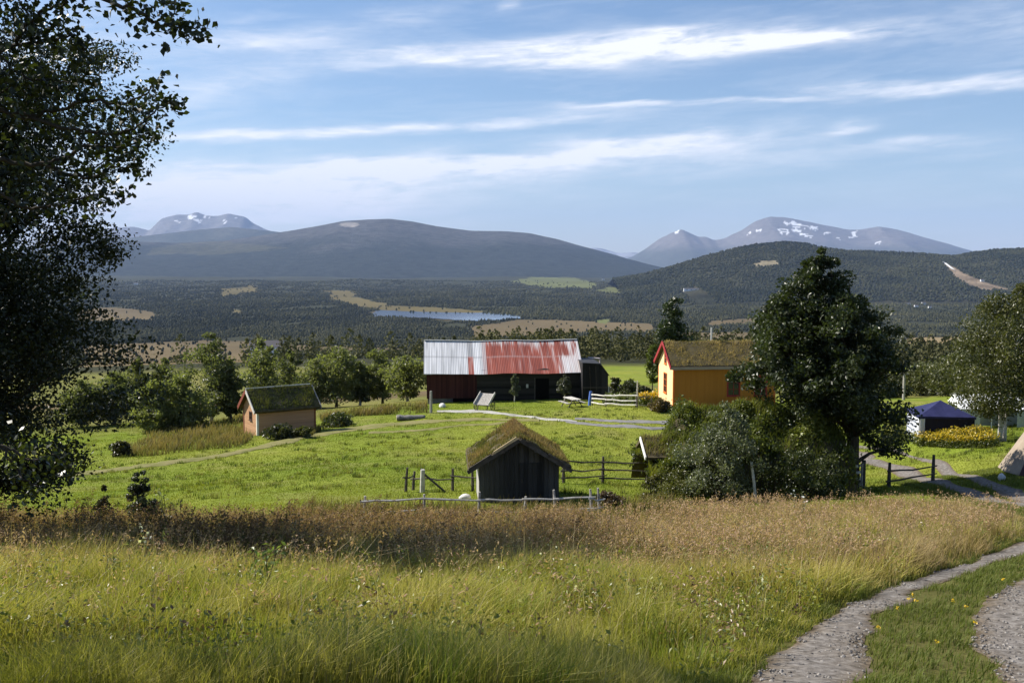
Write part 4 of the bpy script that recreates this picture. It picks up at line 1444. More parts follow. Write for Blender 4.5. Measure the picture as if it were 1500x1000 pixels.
# --- small grey storehouse close to the fence, gable towards the viewer
def make_store():
    c = at(756, 735, 38.6)
    base = Vector((c.x, c.y, gz(c.x, c.y) + 0.02))
    f = at(756, 735, 37.0)
    base.z = f.z
    root = empty('storehouse', base, radians(-90) + radians(4.0))
    # in local axes the ridge runs along x; +x is the gable that faces the viewer
    tag(root, 'small grey weathered log storehouse with shaggy turf roof behind the pole fence', 'storehouse')
    L, D, H, R = 3.0, 3.0, 1.42, 0.92
    gable_walls(L, D, H, R).build('wall', M_GREYSIDE, root)
    # front gable: upright dark boards
    mb = MB()
    nb = 16
    rd = random.Random(3)
    for i in range(nb):
        y0 = -D / 2 + D * i / nb + 0.004; y1 = -D / 2 + D * (i + 1) / nb - 0.004
        th = 0.03 + rd.uniform(0, 0.02)
        zt0 = H + R * (1 - abs(y0) / (D / 2)) - 0.005; zt1 = H + R * (1 - abs(y1) / (D / 2)) - 0.005
        zb = -0.2 + rd.uniform(0, 0.06)
        x0, x1 = L / 2 + 0.003, L / 2 + th
        mb.add([(x0, y0, zb), (x0, y1, zb), (x0, y1, zt1), (x0, y0, zt0), (x1, y0, zb), (x1, y1, zb), (x1, y1, zt1), (x1, y0, zt0)],
               [(0, 3, 2, 1), (4, 5, 6, 7), (0, 1, 5, 4), (1, 2, 6, 5), (2, 3, 7, 6), (3, 0, 4, 7)])
    fr = mb.build('gable_boarding', mat_boards('dark_gable_boards', [(0.028, 0.027, 0.026), (0.06, 0.058, 0.055), (0.1, 0.096, 0.09)], board=0.1875, axis=1), root)
    d = MB()
    d.box((L / 2 + 0.065, 0.42, 0.72), (0.025, 0.86, 1.5))
    d.box((L / 2 + 0.085, 0.42, 0.35), (0.02, 0.8, 0.1)); d.box((L / 2 + 0.085, 0.42, 1.2), (0.02, 0.8, 0.1))
    dr = d.build('door', mat_boards('dark_door_boards', [(0.02, 0.02, 0.019), (0.05, 0.048, 0.046)], board=0.17, axis=1), root)
    MB().box((L / 2 + 0.105, 0.1, 0.8), (0.025, 0.03, 0.16)).build('handle', M_DARKPOLE, dr)
    V, Fc, top = roof_shell(L, D, H, R, 0.18, 0.42, 0.42, nx=40, ny=18, amp=0.17, seed=3, round_ridge=0.04)
    rf = np_mesh('roof', V, Fc, M_SOIL, root, None, smooth=True)
    turf_blades(root, L, D, H, R, 0.19, 0.42, 0.42, 11000, (0.12, 0.14, 0.04), (0.34, 0.24, 0.12), 0.05, 0.2, seed=4).parent = rf
    # ridge tuft: long dry grass thrown up along the ridge
    r = np.random.default_rng(8)
    n = 2500
    x = r.uniform(-L / 2 - 0.35, L / 2 - 0.4, n); y = r.normal(0, 0.28, n)
    z = H + R - np.abs(y) * R / (D / 2) + 0.2
    g = r.uniform(0, 1, n)
    ct = mixcol((0.22, 0.15, 0.08), (0.4, 0.26, 0.16), g)
    V, Fc, C = blade_arrays(np.stack([x, y, z], 1), r.uniform(0.06, 0.22, n), 0.02, 0.8 * np.ones(n), ct * 0.6, ct)
    np_mesh('ridge_grass', V, Fc, M_GRASS, rf, C)
    # bargeboards and birch-bark edge at the front
    s = R / (D / 2)
    half = D / 2 + 0.44
    for sgn, m in ((-1, M_DARKPOLE), (1, M_DARKPOLE)):
        b = MB()
        xe = L / 2 + 0.45
        b.beam((xe, sgn * half, H + R - half * s + 0.06), (xe, sgn * 0.02, H + R + 0.05), 0.05, 0.14)
        b.beam((xe + 0.03, sgn * half * 0.98, H + R - half * 0.98 * s + 0.17), (xe + 0.03, sgn * half * 0.55, H + R - half * 0.55 * s + 0.18), 0.06, 0.06)
        b.build('bargeboard', m, root)
    b = MB()
    b.beam((L / 2 + 0.49, -0.95, H + R - 0.95 * s + 0.2), (L / 2 + 0.49, -0.12, H + R - 0.12 * s + 0.22), 0.05, 0.1)
    b.build('roof_batten', mat_plain('fresh_batten', (0.6, 0.45, 0.24)), root)
    b = MB()
    for sgn in (-1, 1):
        for q in (0.3, 0.75):
            y = sgn * half * q
            b.tube([(-L / 2 - 0.3, y, H + R - abs(y) * s - 0.03), (L / 2 + 0.42, y, H + R - abs(y) * s - 0.03)], 0.05, 6)
    b.build('purlin', M_DARKPOLE, root)
    return root


make_store()


def rock(name, label, cat, u, v, size, mat, seed, sink=0.2, Y=None):
    p = hit(u, v) if Y is None else at(u, v, Y)
    z = gz(p.x, p.y)
    r = random.Random(seed)
    import bmesh
    bm = bmesh.new()
    bmesh.ops.create_icosphere(bm, subdivisions=3, radius=0.5)
    for q in bm.verts:
        n = float(fbm(np.array([q.co.x * 2.2 + seed]), np.array([q.co.y * 2.2 + q.co.z * 1.7]), seed, 3)[0]) - 0.5
        q.co *= 1 + 0.55 * n
        q.co.x *= size[0]; q.co.y *= size[1]; q.co.z *= size[2]
    me = bpy.data.meshes.new(name)
    bm.to_mesh(me); bm.free()
    me.polygons.foreach_set('use_smooth', np.ones(len(me.polygons), dtype=bool))
    me.materials.append(mat)
    o = bpy.data.objects.new(name, me)
    o.location = (p.x, p.y, z + size[2] * (0.5 - sink))
    o.rotation_euler = (0, 0, r.uniform(0, 3))
    COL.objects.link(o)
    tag(o, label, cat)
    return o


rock('boulder', 'white stone lying against the left corner of the grey storehouse', 'stone', 681, 726, (0.5, 0.36, 0.26), M_WHITESTONE, 3, Y=37.9)
rock('boulder', 'pale stone by the dark red barn wing, lowest of the white things there', 'stone', 648, 597, (0.75, 0.55, 0.5), M_WHITESTONE, 5)


# --- barn
def make_barn():
    c = at(734, 585, 98.0)
    f0 = at(734, 584, 94.0)
    base = Vector((c.x, 98.0, f0.z))
    root = empty('barn', base, radians(4.5))
    tag(root, 'long old barn with rusty red and silver sheet metal roof', 'barn')
    L, D, H, R = 14.5, 8.0, 2.75, 2.45
    xs = -7.25 + 4.7                                     # seam between red wing and log barn
    M_RED = mat_boards('dark_red_boards', [(0.032, 0.011, 0.011), (0.06, 0.019, 0.017), (0.085, 0.03, 0.026)], board=0.16, axis=0)
    M_LOG = mat_boards('tarred_logs', [(0.012, 0.011, 0.01), (0.03, 0.026, 0.022), (0.05, 0.044, 0.038)], board=0.24, axis=2)
    mb = MB()
    s = R / (D / 2)
    def seg(x0, x1, z0):
        m = gable_walls(x1 - x0, D, H - 0.04, R - 0.22, z0)
        q = MB(); q.v = [(x + (x0 + x1) / 2, y, z) for (x, y, z) in m.v]; q.f = m.f
        return q
    w1 = seg(-7.25, xs, 0.1).build('wall', M_RED, root); w1['label'] = 'dark red boarded wing'
    w2 = seg(xs + 0.01, 7.25, -0.6).build('wall', M_LOG, root); w2['label'] = 'black tarred log walls'
    q = MB().box(((-7.25 + xs) / 2, 0.05, -0.85), (4.55, D - 0.25, 1.9)).build('foundation', M_STONE, root)
    # near-black panel standing in for the shadow below the wing
    MB().box((xs - 1.2, -D / 2 + 0.1, -0.35), (2.1, 0.12, 0.9)).build('wing_shadow', M_DARK, root)
    # doors and small features on the log front
    fy = -D / 2
    d = MB(); d.box((3.6, fy - 0.04, 0.75), (1.3, 0.08, 2.3)); dd = d.build('door', M_DARK, root)
    MB().beam((2.92, fy - 0.06, -0.4), (2.92, fy - 0.06, 1.98), 0.1, 0.1, (0, 1, 0)).build('door_frame', M_DARKPOLE, dd)
    MB().box((2.2, fy - 0.03, 1.2), (0.2, 0.06, 0.34)).build('sign_board', mat_plain('enamel', (0.6, 0.6, 0.56)), root)
    # roof sheets
    V, Fc, top = roof_shell(L, D, H, R, 0.07, 0.5, 0.25, nx=290, ny=24, amp=0.0, sag=0.1, seed=9)
    x, y = V[:, 0], V[:, 1]
    V[:, 2] += 0.05 * np.sin(x * 0.9 + 1) * (np.abs(y) < 9) * np.exp(-((x - 1) / 5) ** 2) - 0.04 * fbm(x * 0.8, y * 0.8, 4, 2)
    dn = np.abs(y) / 4.5                                  # 0 ridge .. 1 eave
    st = fbm(x * 3.2, y * 0.25 + 3, 14, 3); st2 = fbm(x * 9, y * 0.5, 15, 2); blot = fbm(x * 1.1, y * 1.1, 16, 3)
    white = np.array((0.62, 0.63, 0.65)); rust = np.array((0.36, 0.085, 0.05)); zinc = np.array((0.42, 0.42, 0.43))
    rustc = mixcol((0.2, 0.05, 0.034), (0.34, 0.088, 0.056), np.clip((st - 0.3) * 2.2, 0, 1))
    wear = np.clip(sstep(0.62, 0.78, st) * (0.85 - 0.75 * dn) + sstep(0.64, 0.76, st2) * 0.25 * (1.1 - dn) + (1 - sstep(0.02, 0.2, dn)) * 0.8 * sstep(0.35, 0.6, st2), 0, 1)
    wear = np.maximum(wear, np.exp(-((dn - 0.5) / 0.02) ** 2) * 0.3)
    rustc = rustc * (1 - wear[:, None]) + mixcol((0.4, 0.32, 0.3), (0.55, 0.53, 0.53), st2) * wear[:, None]
    wh = mixcol((0.42, 0.425, 0.435), (0.62, 0.625, 0.64), np.clip((st2 - 0.25) * 2, 0, 1))
    seam = np.exp(-((dn - 0.5) / 0.015) ** 2) * 0.3
    wh = wh * (1 - seam[:, None])
    col = rustc.copy()
    a = (x < -3.35); col[a] = wh[a]
    a = (x >= -3.35) & (x < -2.8) & (dn < 0.5); col[a] = zinc * 0.75
    a = (x >= -2.8) & (x < -1.95); col[a] = wh[a] * 1.05
    a = (x > -1.95) & (x < -1.6); col[a] = (zinc * 0.75 + rust * 0.25)
    k = sstep(5.35, 5.7, x + (st2 - 0.5) * 0.8)[:, None] * np.clip(sstep(0.45, 0.58, dn) + sstep(0.42, 0.62, st) , 0, 1)[:, None]
    col = col * (1 - k) + mixcol((0.5, 0.4, 0.38), (0.62, 0.62, 0.63), st2) * k
    m = bpy.data.materials.new('corrugated_sheet'); m.use_nodes = True
    kk = NT(m.node_tree)
    out = kk.n('ShaderNodeOutputMaterial'); bs = kk.n('ShaderNodeBsdfPrincipled')
    bs.inputs['Roughness'].default_value = 0.5; bs.inputs['Specular IOR Level'].default_value = 0.35
    at_ = kk.n('ShaderNodeAttribute', attribute_name='col'); kk.link(at_.outputs['Color'], bs.inputs['Base Color'])
    tc = kk.n('ShaderNodeTexCoord'); sep = kk.n('ShaderNodeSeparateXYZ', inp={0: tc.outputs['Object']})
    wv = kk.m('SINE', kk.m('MULTIPLY', sep.outputs[0], 2 * pi / 0.16))
    bp = kk.n('ShaderNodeBump', inp={'Height': wv, 'Strength': 0.35, 'Distance': 0.02}); kk.link(bp.outputs[0], bs.inputs['Normal'])
    kk.link(bs.outputs[0], out.inputs[0])
    np_mesh('roof', V, Fc, m, root, col, smooth=False)
    # ridge capping
    b = MB(); pth = [(-7.5 + 15 * i / 24, 0, H + R + 0.085 - 0.1 * sin(pi * i / 24) + 0.05 * sin((-7.5 + 15 * i / 24) * 0.9 + 1) * exp(-((-8.5 + 15 * i / 24) / 5) ** 2)) for i in range(25)]
    for i in range(24): b.beam(pth[i], pth[i + 1], 0.3, 0.05)
    b.build('ridge_cap', mat_plain('zinc_cap', (0.5, 0.5, 0.5), rough=0.45), root)
    return root


make_barn()


def make_leanto():
    a = at(866, 586, 95.5)
    root = empty('lean_to_shed', Vector((a.x, a.y, at(866, 584, 94).z)), radians(4))
    tag(root, 'black tarred lean-to shed with bowed dark roof at the right end of the barn', 'shed')
    L, D = 2.6, 5.0
    mb = MB()
    sec = [(-1.2, -0.6), (1.2, -0.6), (1.2, 2.35), (0.45, 3.35), (-1.2, 3.45)]
    vs = [(x, -D / 2, z) for (x, z) in sec] + [(x, D / 2, z) for (x, z) in sec]
    mb.add(vs, [(0, 1, 2, 3, 4), (9, 8, 7, 6, 5)] + [(i + 5, (i + 1) % 5 + 5, (i + 1) % 5, i) for i in range(5)])
    mb.build('wall', mat_boards('black_boards', [(0.01, 0.01, 0.011), (0.022, 0.021, 0.022), (0.04, 0.04, 0.042)], board=0.3, axis=0), root)
    r = MB()
    r.beam((-1.25, 0, 3.52), (0.46, 0, 3.42), D + 0.3, 0.06, (0, 0, 1))
    r.build('roof', mat_plain('roofing_felt', (0.03, 0.03, 0.033), rough=0.7), root)
    r2 = MB(); r2.beam((0.48, 0.0, 3.4), (1.3, 0.0, 2.3), D + 0.3, 0.05)
    r2.build('roof', mat_plain('felt_slope', (0.035, 0.033, 0.036), rough=0.7), root)
    r3 = MB(); r3.beam((0.1, D / 2 + 0.3, 3.5), (1.25, D / 2 + 0.3, 3.42), 0.5, 0.06); r3.beam((1.25, D / 2 + 0.3, 3.4), (1.27, D / 2 + 0.3, 2.5), 0.5, 0.05)
    r3.build('sheet', mat_plain('pale_sheet', (0.55, 0.47, 0.47)), root)['label'] = 'pale sheet metal at the back'
    for xx in (-0.45, 0.12):
        MB().beam((xx, -D / 2 - 0.02, 0.9), (xx - 0.1, -D / 2 - 0.02, 3.2), 0.03, 0.12, (0, 1, 0)).build('batten', M_DARKPOLE, root)
    MB().beam((-1.15, -D / 2 - 0.03, 1.2), (1.2, -D / 2 - 0.03, 1.2), 0.06, 0.07).build('batten', M_DARKPOLE, root)
    MB().tube([(1.28, -D / 2 - 0.05, -0.4), (1.26, -D / 2 - 0.05, 1.3)], 0.05, 7).build('post', M_PALEPOLE, root)


make_leanto()


# --- yellow house
M_OCHRE = mat_boards('ochre_boards', [(0.37, 0.145, 0.02), (0.41, 0.165, 0.025), (0.45, 0.185, 0.03)], board=0.14, axis='xy', rough=0.6, gap=0.35, var=0.3)
M_ORANGE = mat_plain('orange_trim', (0.55, 0.14, 0.02), rough=0.6, var=0.15)
M_REDTRIM = mat_plain('red_trim', (0.27, 0.022, 0.024), rough=0.6, var=0.15)


def window(parent, M, w, h, frame_mat, cross=(1, 2), depth=0.05, fw=0.07):
    """frame lying in the local x-z plane, facing -y, placed by matrix M"""
    mb = MB()
    mb.box((-w / 2, 0, 0), (fw, depth, h + fw)); mb.box((w / 2, 0, 0), (fw, depth, h + fw))
    mb.box((0, 0, -h / 2 - 0.001), (w - fw, depth, fw)); mb.box((0, 0, h / 2 + 0.001), (w - fw, depth, fw))
    for i in range(cross[0]):
        mb.box((-w / 2 + w * (i + 1) / (cross[0] + 1), 0.004, 0), (0.035, depth * 0.7, h - fw))
    for i in range(cross[1]):
        z = -h / 2 + h * (i + 1) / (cross[1] + 1)
        mb.box((0, 0.008, z), (w - fw, depth * 0.6, 0.03))
    mb.box((0, -0.03, -h / 2 - 0.06), (w + 0.16, 0.1, 0.035))
    mb.v = [tuple(M @ Vector(p)) for p in mb.v]
    f = mb.build('window', frame_mat, parent)
    p = MB(); p.box((0, depth * 0.42, 0), (w - fw, 0.008, h - fw))
    p.v = [tuple(M @ Vector(q)) for q in p.v]
    p.build('pane', M_GLASS, f)
    return f


def make_house():
    a = radians(5.5)
    cn = at(986, 598, 78)
    L, D, H, R = 8.2, 4.8, 3.3, 1.58
    fx = Vector((cos(a), sin(a), 0)); fb = Vector((-sin(a), cos(a), 0))
    ctr = Vector((cn.x, cn.y, cn.z)) + fx * (L / 2) + fb * (D / 2)
    root = empty('yellow_house', ctr, a)
    tag(root, 'ochre yellow wooden house with turf roof and red gable boards', 'house')
    gable_walls(L, D, H, R).build('wall', M_OCHRE, root)
    MB().box((0, 0, -0.45), (L + 0.06, D + 0.06, 0.9)).build('plinth', M_STONE, root)
    for sx in (-1, 1):
        for sy in (-1, 1):
            b = MB()
            b.box((sx * (L / 2 + 0.012), sy * (D / 2 - 0.06), H / 2), (0.03, 0.15, H)); b.box((sx * (L / 2 - 0.05), sy * (D / 2 + 0.012), H / 2), (0.15, 0.03, H))
            b.build('corner_board', M_ORANGE, root)
    V, Fc, top = roof_shell(L, D, H, R, 0.2, 0.3, 0.3, nx=50, ny=12, amp=0.06, seed=13, round_ridge=0.03)
    rf = np_mesh('roof', V, Fc, M_SOIL, root, None, smooth=True)
    turf_blades(root, L, D, H, R, 0.21, 0.3, 0.28, 15000, (0.26, 0.21, 0.07), (0.58, 0.43, 0.2), 0.05, 0.2, seed=14).parent = rf
    s = R / (D / 2); half = D / 2 + 0.36
    for sx in (-1, 1):
        for sgn in (-1, 1):
            m = MB(); xe = sx * (L / 2 + 0.33)
            m.beam((xe, sgn * half, H + R - half * s + 0.1), (xe, sgn * 0.015, H + R + 0.12), 0.045, 0.27)
            m.build('bargeboard', M_REDTRIM, root)
    for sgn in (-1, 1):
        y = sgn * half
        MB().box((0, y + sgn * 0.01, H + R - half * s + 0.1), (L + 0.6, 0.05, 0.2)).build('fascia', mat_plain('weathered_fascia', (0.3, 0.24, 0.18)), root)
    gb = MB()  # sunlight on this gable is put into the colour of a paler panel
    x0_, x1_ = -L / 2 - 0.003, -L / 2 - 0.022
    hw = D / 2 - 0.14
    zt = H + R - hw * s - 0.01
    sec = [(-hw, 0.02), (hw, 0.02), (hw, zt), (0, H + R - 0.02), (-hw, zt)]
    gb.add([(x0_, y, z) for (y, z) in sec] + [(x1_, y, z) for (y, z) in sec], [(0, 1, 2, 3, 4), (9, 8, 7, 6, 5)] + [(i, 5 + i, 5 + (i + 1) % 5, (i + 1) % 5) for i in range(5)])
    gb.build('gable_boarding', mat_boards('sunlit_yellow_boards', [(0.74, 0.54, 0.27), (0.8, 0.6, 0.32), (0.84, 0.64, 0.35)], board=0.14, axis=1, rough=0.6, gap=0.35, var=0.3), root)['label'] = 'yellow gable boarding, paler with painted-in sunlight'
    # gable windows (facing left)
    Mg = Matrix.Translation((-L / 2 - 0.045, 0.0, 1.75)) @ Matrix.Rotation(-pi / 2, 4, 'Z')
    window(root, Mg, 0.95, 1.55, M_ORANGE, (1, 2))
    Mg = Matrix.Translation((-L / 2 - 0.045, 0.0, 3.75)) @ Matrix.Rotation(-pi / 2, 4, 'Z')
    window(root, Mg, 0.6, 0.9, M_ORANGE, (0, 1))
    Mf = Matrix.Translation((0.72, -D / 2 - 0.02, 1.7))
    window(root, Mf, 0.95, 1.5, M_REDTRIM, (1, 2), fw=0.1)
    Mf = Matrix.Translation((2.9, -D / 2 - 0.02, 1.7))
    window(root, Mf, 0.95, 1.5, M_REDTRIM, (1, 2), fw=0.1)
    MB().tube([(-0.3, 0.3, H + R - 0.1), (-0.3, 0.3, H + R + 1.25)], 0.07, 8).build('vent_pipe', mat_plain('pipe_zinc', (0.5, 0.5, 0.48)), root)


make_house()


# --- small cabin on the left
def make_cabin():
    a = radians(34)
    cn = at(377, 638, 75)
    L, D, H, R = 4.7, 3.0, 1.95, 1.2
    fx = Vector((cos(a), sin(a), 0)); fb = Vector((-sin(a), cos(a), 0))
    root = empty('log_cabin', Vector(cn) + fx * (L / 2) + fb * (D / 2), a)
    tag(root, 'small reddish brown cabin with mossy turf roof and tiny gable window', 'cabin')
    gable_walls(L, D, H, R).build('wall', mat_boards('salmon_boards', [(0.36, 0.2, 0.11), (0.43, 0.245, 0.135), (0.5, 0.29, 0.16)], board=0.15, axis=2, rough=0.7, var=0.3), root)
    b = MB()
    b.box((-L / 2 - 0.015, -D / 2 + 0.06, H / 2), (0.035, 0.16, H)); b.box((-L / 2 + 0.05, -D / 2 - 0.015, H / 2), (0.13, 0.035, H))
    b.build('corner_board', mat_plain('white_corner', (0.7, 0.67, 0.58)), root)
    m_ = mat_plain('brown_corner', (0.2, 0.07, 0.035))
    MB().box((-L / 2 - 0.015, D / 2 - 0.06, H / 2), (0.035, 0.16, H)).build('corner_board', m_, root)
    MB().box((L / 2 - 0.05, -D / 2 - 0.015, H / 2), (0.13, 0.035, H)).build('corner_board', m_, root)
    V, Fc, top = roof_shell(L, D, H, R, 0.2, 0.3, 0.3, nx=40, ny=12, amp=0.08, seed=23, round_ridge=0.03)
    rf = np_mesh('roof', V, Fc, M_SOIL, root, None, smooth=True)
    turf_blades(root, L, D, H, R, 0.2, 0.3, 0.28, 7000, (0.07, 0.1, 0.02), (0.2, 0.2, 0.055), 0.08, 0.3, seed=24).parent = rf
    s = R / (D / 2); half = D / 2 + 0.36
    for sgn, m in ((-1, M_PALEPOLE), (1, mat_plain('rusty_brown_trim', (0.2, 0.05, 0.03)))):
        q = MB(); q.beam((-L / 2 - 0.33, sgn * half, H + R - half * s + 0.1), (-L / 2 - 0.33, sgn * 0.015, H + R + 0.12), 0.05, 0.26)
        q.build('bargeboard', m, root)
    q = MB()
    q.beam((L / 2 + 0.33, -half, H + R - half * s + 0.1), (L / 2 + 0.33, -0.015, H + R + 0.12), 0.05, 0.26)
    q.build('bargeboard', M_GREYSIDE, root)
    MB().tube([(-L / 2 - 0.3, 0, H + R + 0.28), (L / 2 + 0.2, 0, H + R + 0.3)], 0.06, 7).build('ridge_pole', M_PALEPOLE, root)
    Mg = Matrix.Translation((-L / 2 - 0.02, -0.15, 1.35)) @ Matrix.Rotation(-pi / 2, 4, 'Z')
    window(root, Mg, 0.5, 0.6, mat_plain('dark_frame', (0.06, 0.03, 0.02)), (1, 1))


make_cabin()


# ------------------------------------------------------------------ fences
def fence(name, label, pts, heights, post_h, mat_post, mat_rail, pr=0.05, rr=0.035, tilt=0.06, seed=0, cat='fence', ragged=0.12, rails=True, zoff=None):
    rd = random.Random(seed)
    p0 = pts[0]
    root = empty(name, (p0[0], p0[1], gz(p0[0], p0[1])))
    tag(root, label, cat)
    o = Vector(root.location)
    P3 = [Vector((x, y, gz(x, y))) - o for (x, y) in pts]
    for i, p in enumerate(P3):
        h = post_h * rd.uniform(0.85, 1.15)
        lx, ly = rd.uniform(-tilt, tilt), rd.uniform(-tilt, tilt)
        MB().tube([p + Vector((0, 0, -0.3)), p + Vector((lx * 0.5, ly * 0.5, h * 0.5)), p + Vector((lx, ly, h))], [pr * 1.15, pr, pr * 0.8], 7).build('post', mat_post, root, smooth=False)
    if rails:
        for h in heights:
            for i in range(len(P3) - 1):
                a = P3[i] + Vector((0, -pr - rr, h + rd.uniform(-0.07, 0.07))); b = P3[i + 1] + Vector((0, -pr - rr, h + rd.uniform(-0.07, 0.07)))
                d = (b - a).normalized() * 0.2
                a -= d * rd.uniform(0.2, 1); b += d * rd.uniform(0.2, 1)
                mid = a.lerp(b, 0.5) + Vector((0, 0, rd.uniform(-ragged, 0.03) * 0.6))
                q = a.lerp(b, 0.25) + Vector((0, 0, rd.uniform(-0.03, 0.03)))
                MB().tube([a, q, mid, b], [rr * 1.15, rr, rr, rr * 0.7], 6).build('rail', mat_rail, root)
    return root


def xy(*uvY):
    return [((u - 750) / F * Y * 1.005, Y) for (u, Y) in uvY]


fence('pole_fence', 'silvery two-rail pole fence standing in the brown grass before the grey storehouse',
      xy((530, 33.2), (620, 33.4), (700, 33.6), (768, 33.8), (815, 33.9), (868, 34.0), (880, 34.1)), (0.32, 0.72), 0.95, M_POLE, M_PALEPOLE, pr=0.05, rr=0.04, tilt=0.08, seed=1)
fence('pole_fence', 'dark leaning fence posts with one rail left of the grey storehouse',
      xy((592, 40.5), (603, 41.0), (618, 40.5), (662, 40.3), (692, 40.0)), (0.55,), 0.9, M_DARKPOLE, M_DARKPOLE, pr=0.06, rr=0.035, tilt=0.12, seed=2)
pz = xy((617.5, 40.2))[0]
_p = empty('fence_post', (pz[0], pz[1] - 0.12, gz(*pz)))
tag(_p, 'stout pale topped fence post left of the grey storehouse', 'post')
MB().tube([(0, 0, -0.3), (0.02, 0, 0.55), (0.03, 0, 0.95)], [0.11, 0.1, 0.09], 9).build('post', M_PALEPOLE, _p)
MB().beam((0.1, 0, 0.75), (0.95, -0.1, 0.05), 0.07, 0.07).build('brace', M_DARKPOLE, _p)
fence('rail_fence', 'dark three-rail fence on the meadow right of the grey storehouse',
      xy((826, 43.2), (884, 43.5), (950, 43.5)), (0.28, 0.62, 0.98), 1.15, M_DARKPOLE, M_DARKPOLE, pr=0.065, rr=0.04, tilt=0.05, seed=3)
fence('rail_fence', 'low broken rail fence beside the gravel road',
      xy((1307, 41.5), (1372, 42.2)), (0.35, 0.72), 1.0, M_DARKPOLE, M_DARKPOLE, pr=0.075, rr=0.04, tilt=0.08, seed=5)
fence('white_fence', 'pale pole fence with three rails around the kitchen garden',
      xy((868, 86), (888, 82.5), (932, 80)), (0.25, 0.6, 0.95), 1.1, M_DARKPOLE, M_PALEPOLE, pr=0.05, rr=0.065, tilt=0.05, seed=6)
fence('garden_fence', 'dark low rail between garden and yellow house',
      xy((934, 79.6), (955, 79.2)), (0.25, 0.85), 0.9, M_DARKPOLE, M_DARKPOLE, pr=0.06, rr=0.04, seed=7)


def gate():
    x, y = xy((1263, 41.0))[0]
    z = gz(x, y)
    root = empty('field_gate', (x, y, z), radians(35))
    tag(root, 'short pale wooden gate beside the big tree trunk', 'gate')
    MB().tube([(0.28, 0, -0.2), (0.29, 0, 1.2)], 0.085, 8).build('gate_post', M_DARKPOLE, root)
    for h in (0.2, 0.45, 0.72, 1.0):
        MB().beam((-0.55, 0, h), (0.2, 0, h + 0.02), 0.03, 0.1).build('bar', M_PALEPOLE, root)
    MB().beam((0.12, -0.035, 0.1), (0.12, -0.035, 1.1), 0.03, 0.09, (0, 1, 0)).build('bar', M_PALEPOLE, root)


gate()


def pole(name, label, cat, u, Y, h, r, mat, lean=(0, 0)):
    x, y = xy((u, Y))[0]
    o = empty(name, (x, y, gz(x, y)))
    tag(o, label, cat)
    MB().tube([(0, 0, -0.3), (lean[0] * 0.5, lean[1] * 0.5, h * 0.5), (lean[0], lean[1], h)], [r * 1.1, r, r * 0.85], 8).build('shaft', mat, o)
    return o


pole('post', 'tall grey post at the left corner of the barn', 'post', 631, 86, 1.9, 0.12, M_POLE)
pole('post', 'slim pale post rising over the garden fence corner', 'post', 934, 80.5, 2.1, 0.06, M_PALEPOLE)
up_ = pole('utility_pole', 'lone grey utility pole in the field beyond the blue tent', 'pole', 1325, 104, 3.0, 0.13, M_POLE)
MB().box((0, 0, 2.75), (0.9, 0.08, 0.1)).build('crossarm', M_POLE, up_)
pole('pole', 'pale crooked pole leaning among the bushes before the turf hut', 'pole', 1112, 36.8, 1.5, 0.055, M_PALEPOLE, (-0.22, 0.0))
b = pole('post', 'short blue post at the far end of the pale garden fence', 'post', 863.5, 86.6, 1.25, 0.14, mat_plain('blue_paint', (0.08, 0.16, 0.5)), (0.12, 0))


# ------------------------------------------------------------------ yard furniture
def picnic_table(u, v, Y, rz, label):
    p = at(u, v, Y)
    root = empty('picnic_table', (p.x, p.y, gz(p.x, p.y)), rz)
    tag(root, label, 'table')
    t = MB()
    for i in range(5):
        t.box((0, -0.32 + i * 0.16, 0.75), (1.9, 0.15, 0.045))
    t.build('tabletop', M_PALEPOLE, root)
    for sgn in (-1, 1):
        b = MB()
        b.box((0, sgn * 0.66, 0.45), (1.9, 0.14, 0.045)); b.box((0, sgn * 0.81, 0.45), (1.9, 0.14, 0.045))
        b.build('seat', M_POLE, root)
    for x in (-0.65, 0.65):
        for sgn in (-1, 1):
            MB().beam((x, sgn * 0.25, 0.725), (x, sgn * 0.68, 0.0), 0.05, 0.1, (1, 0, 0)).build('leg', M_DARKPOLE, root)
        q = MB(); q.beam((x + 0.06, -0.85, 0.4), (x + 0.06, 0.85, 0.4), 0.045, 0.09); q.beam((x + 0.06, -0.36, 0.7), (x + 0.06, 0.36, 0.7), 0.045, 0.06)
        q.build('crossbeam', M_DARKPOLE, root)
    return root


picnic_table(838, 599, 84.5, radians(112), 'weathered grey picnic table on the grass by the garden fence')


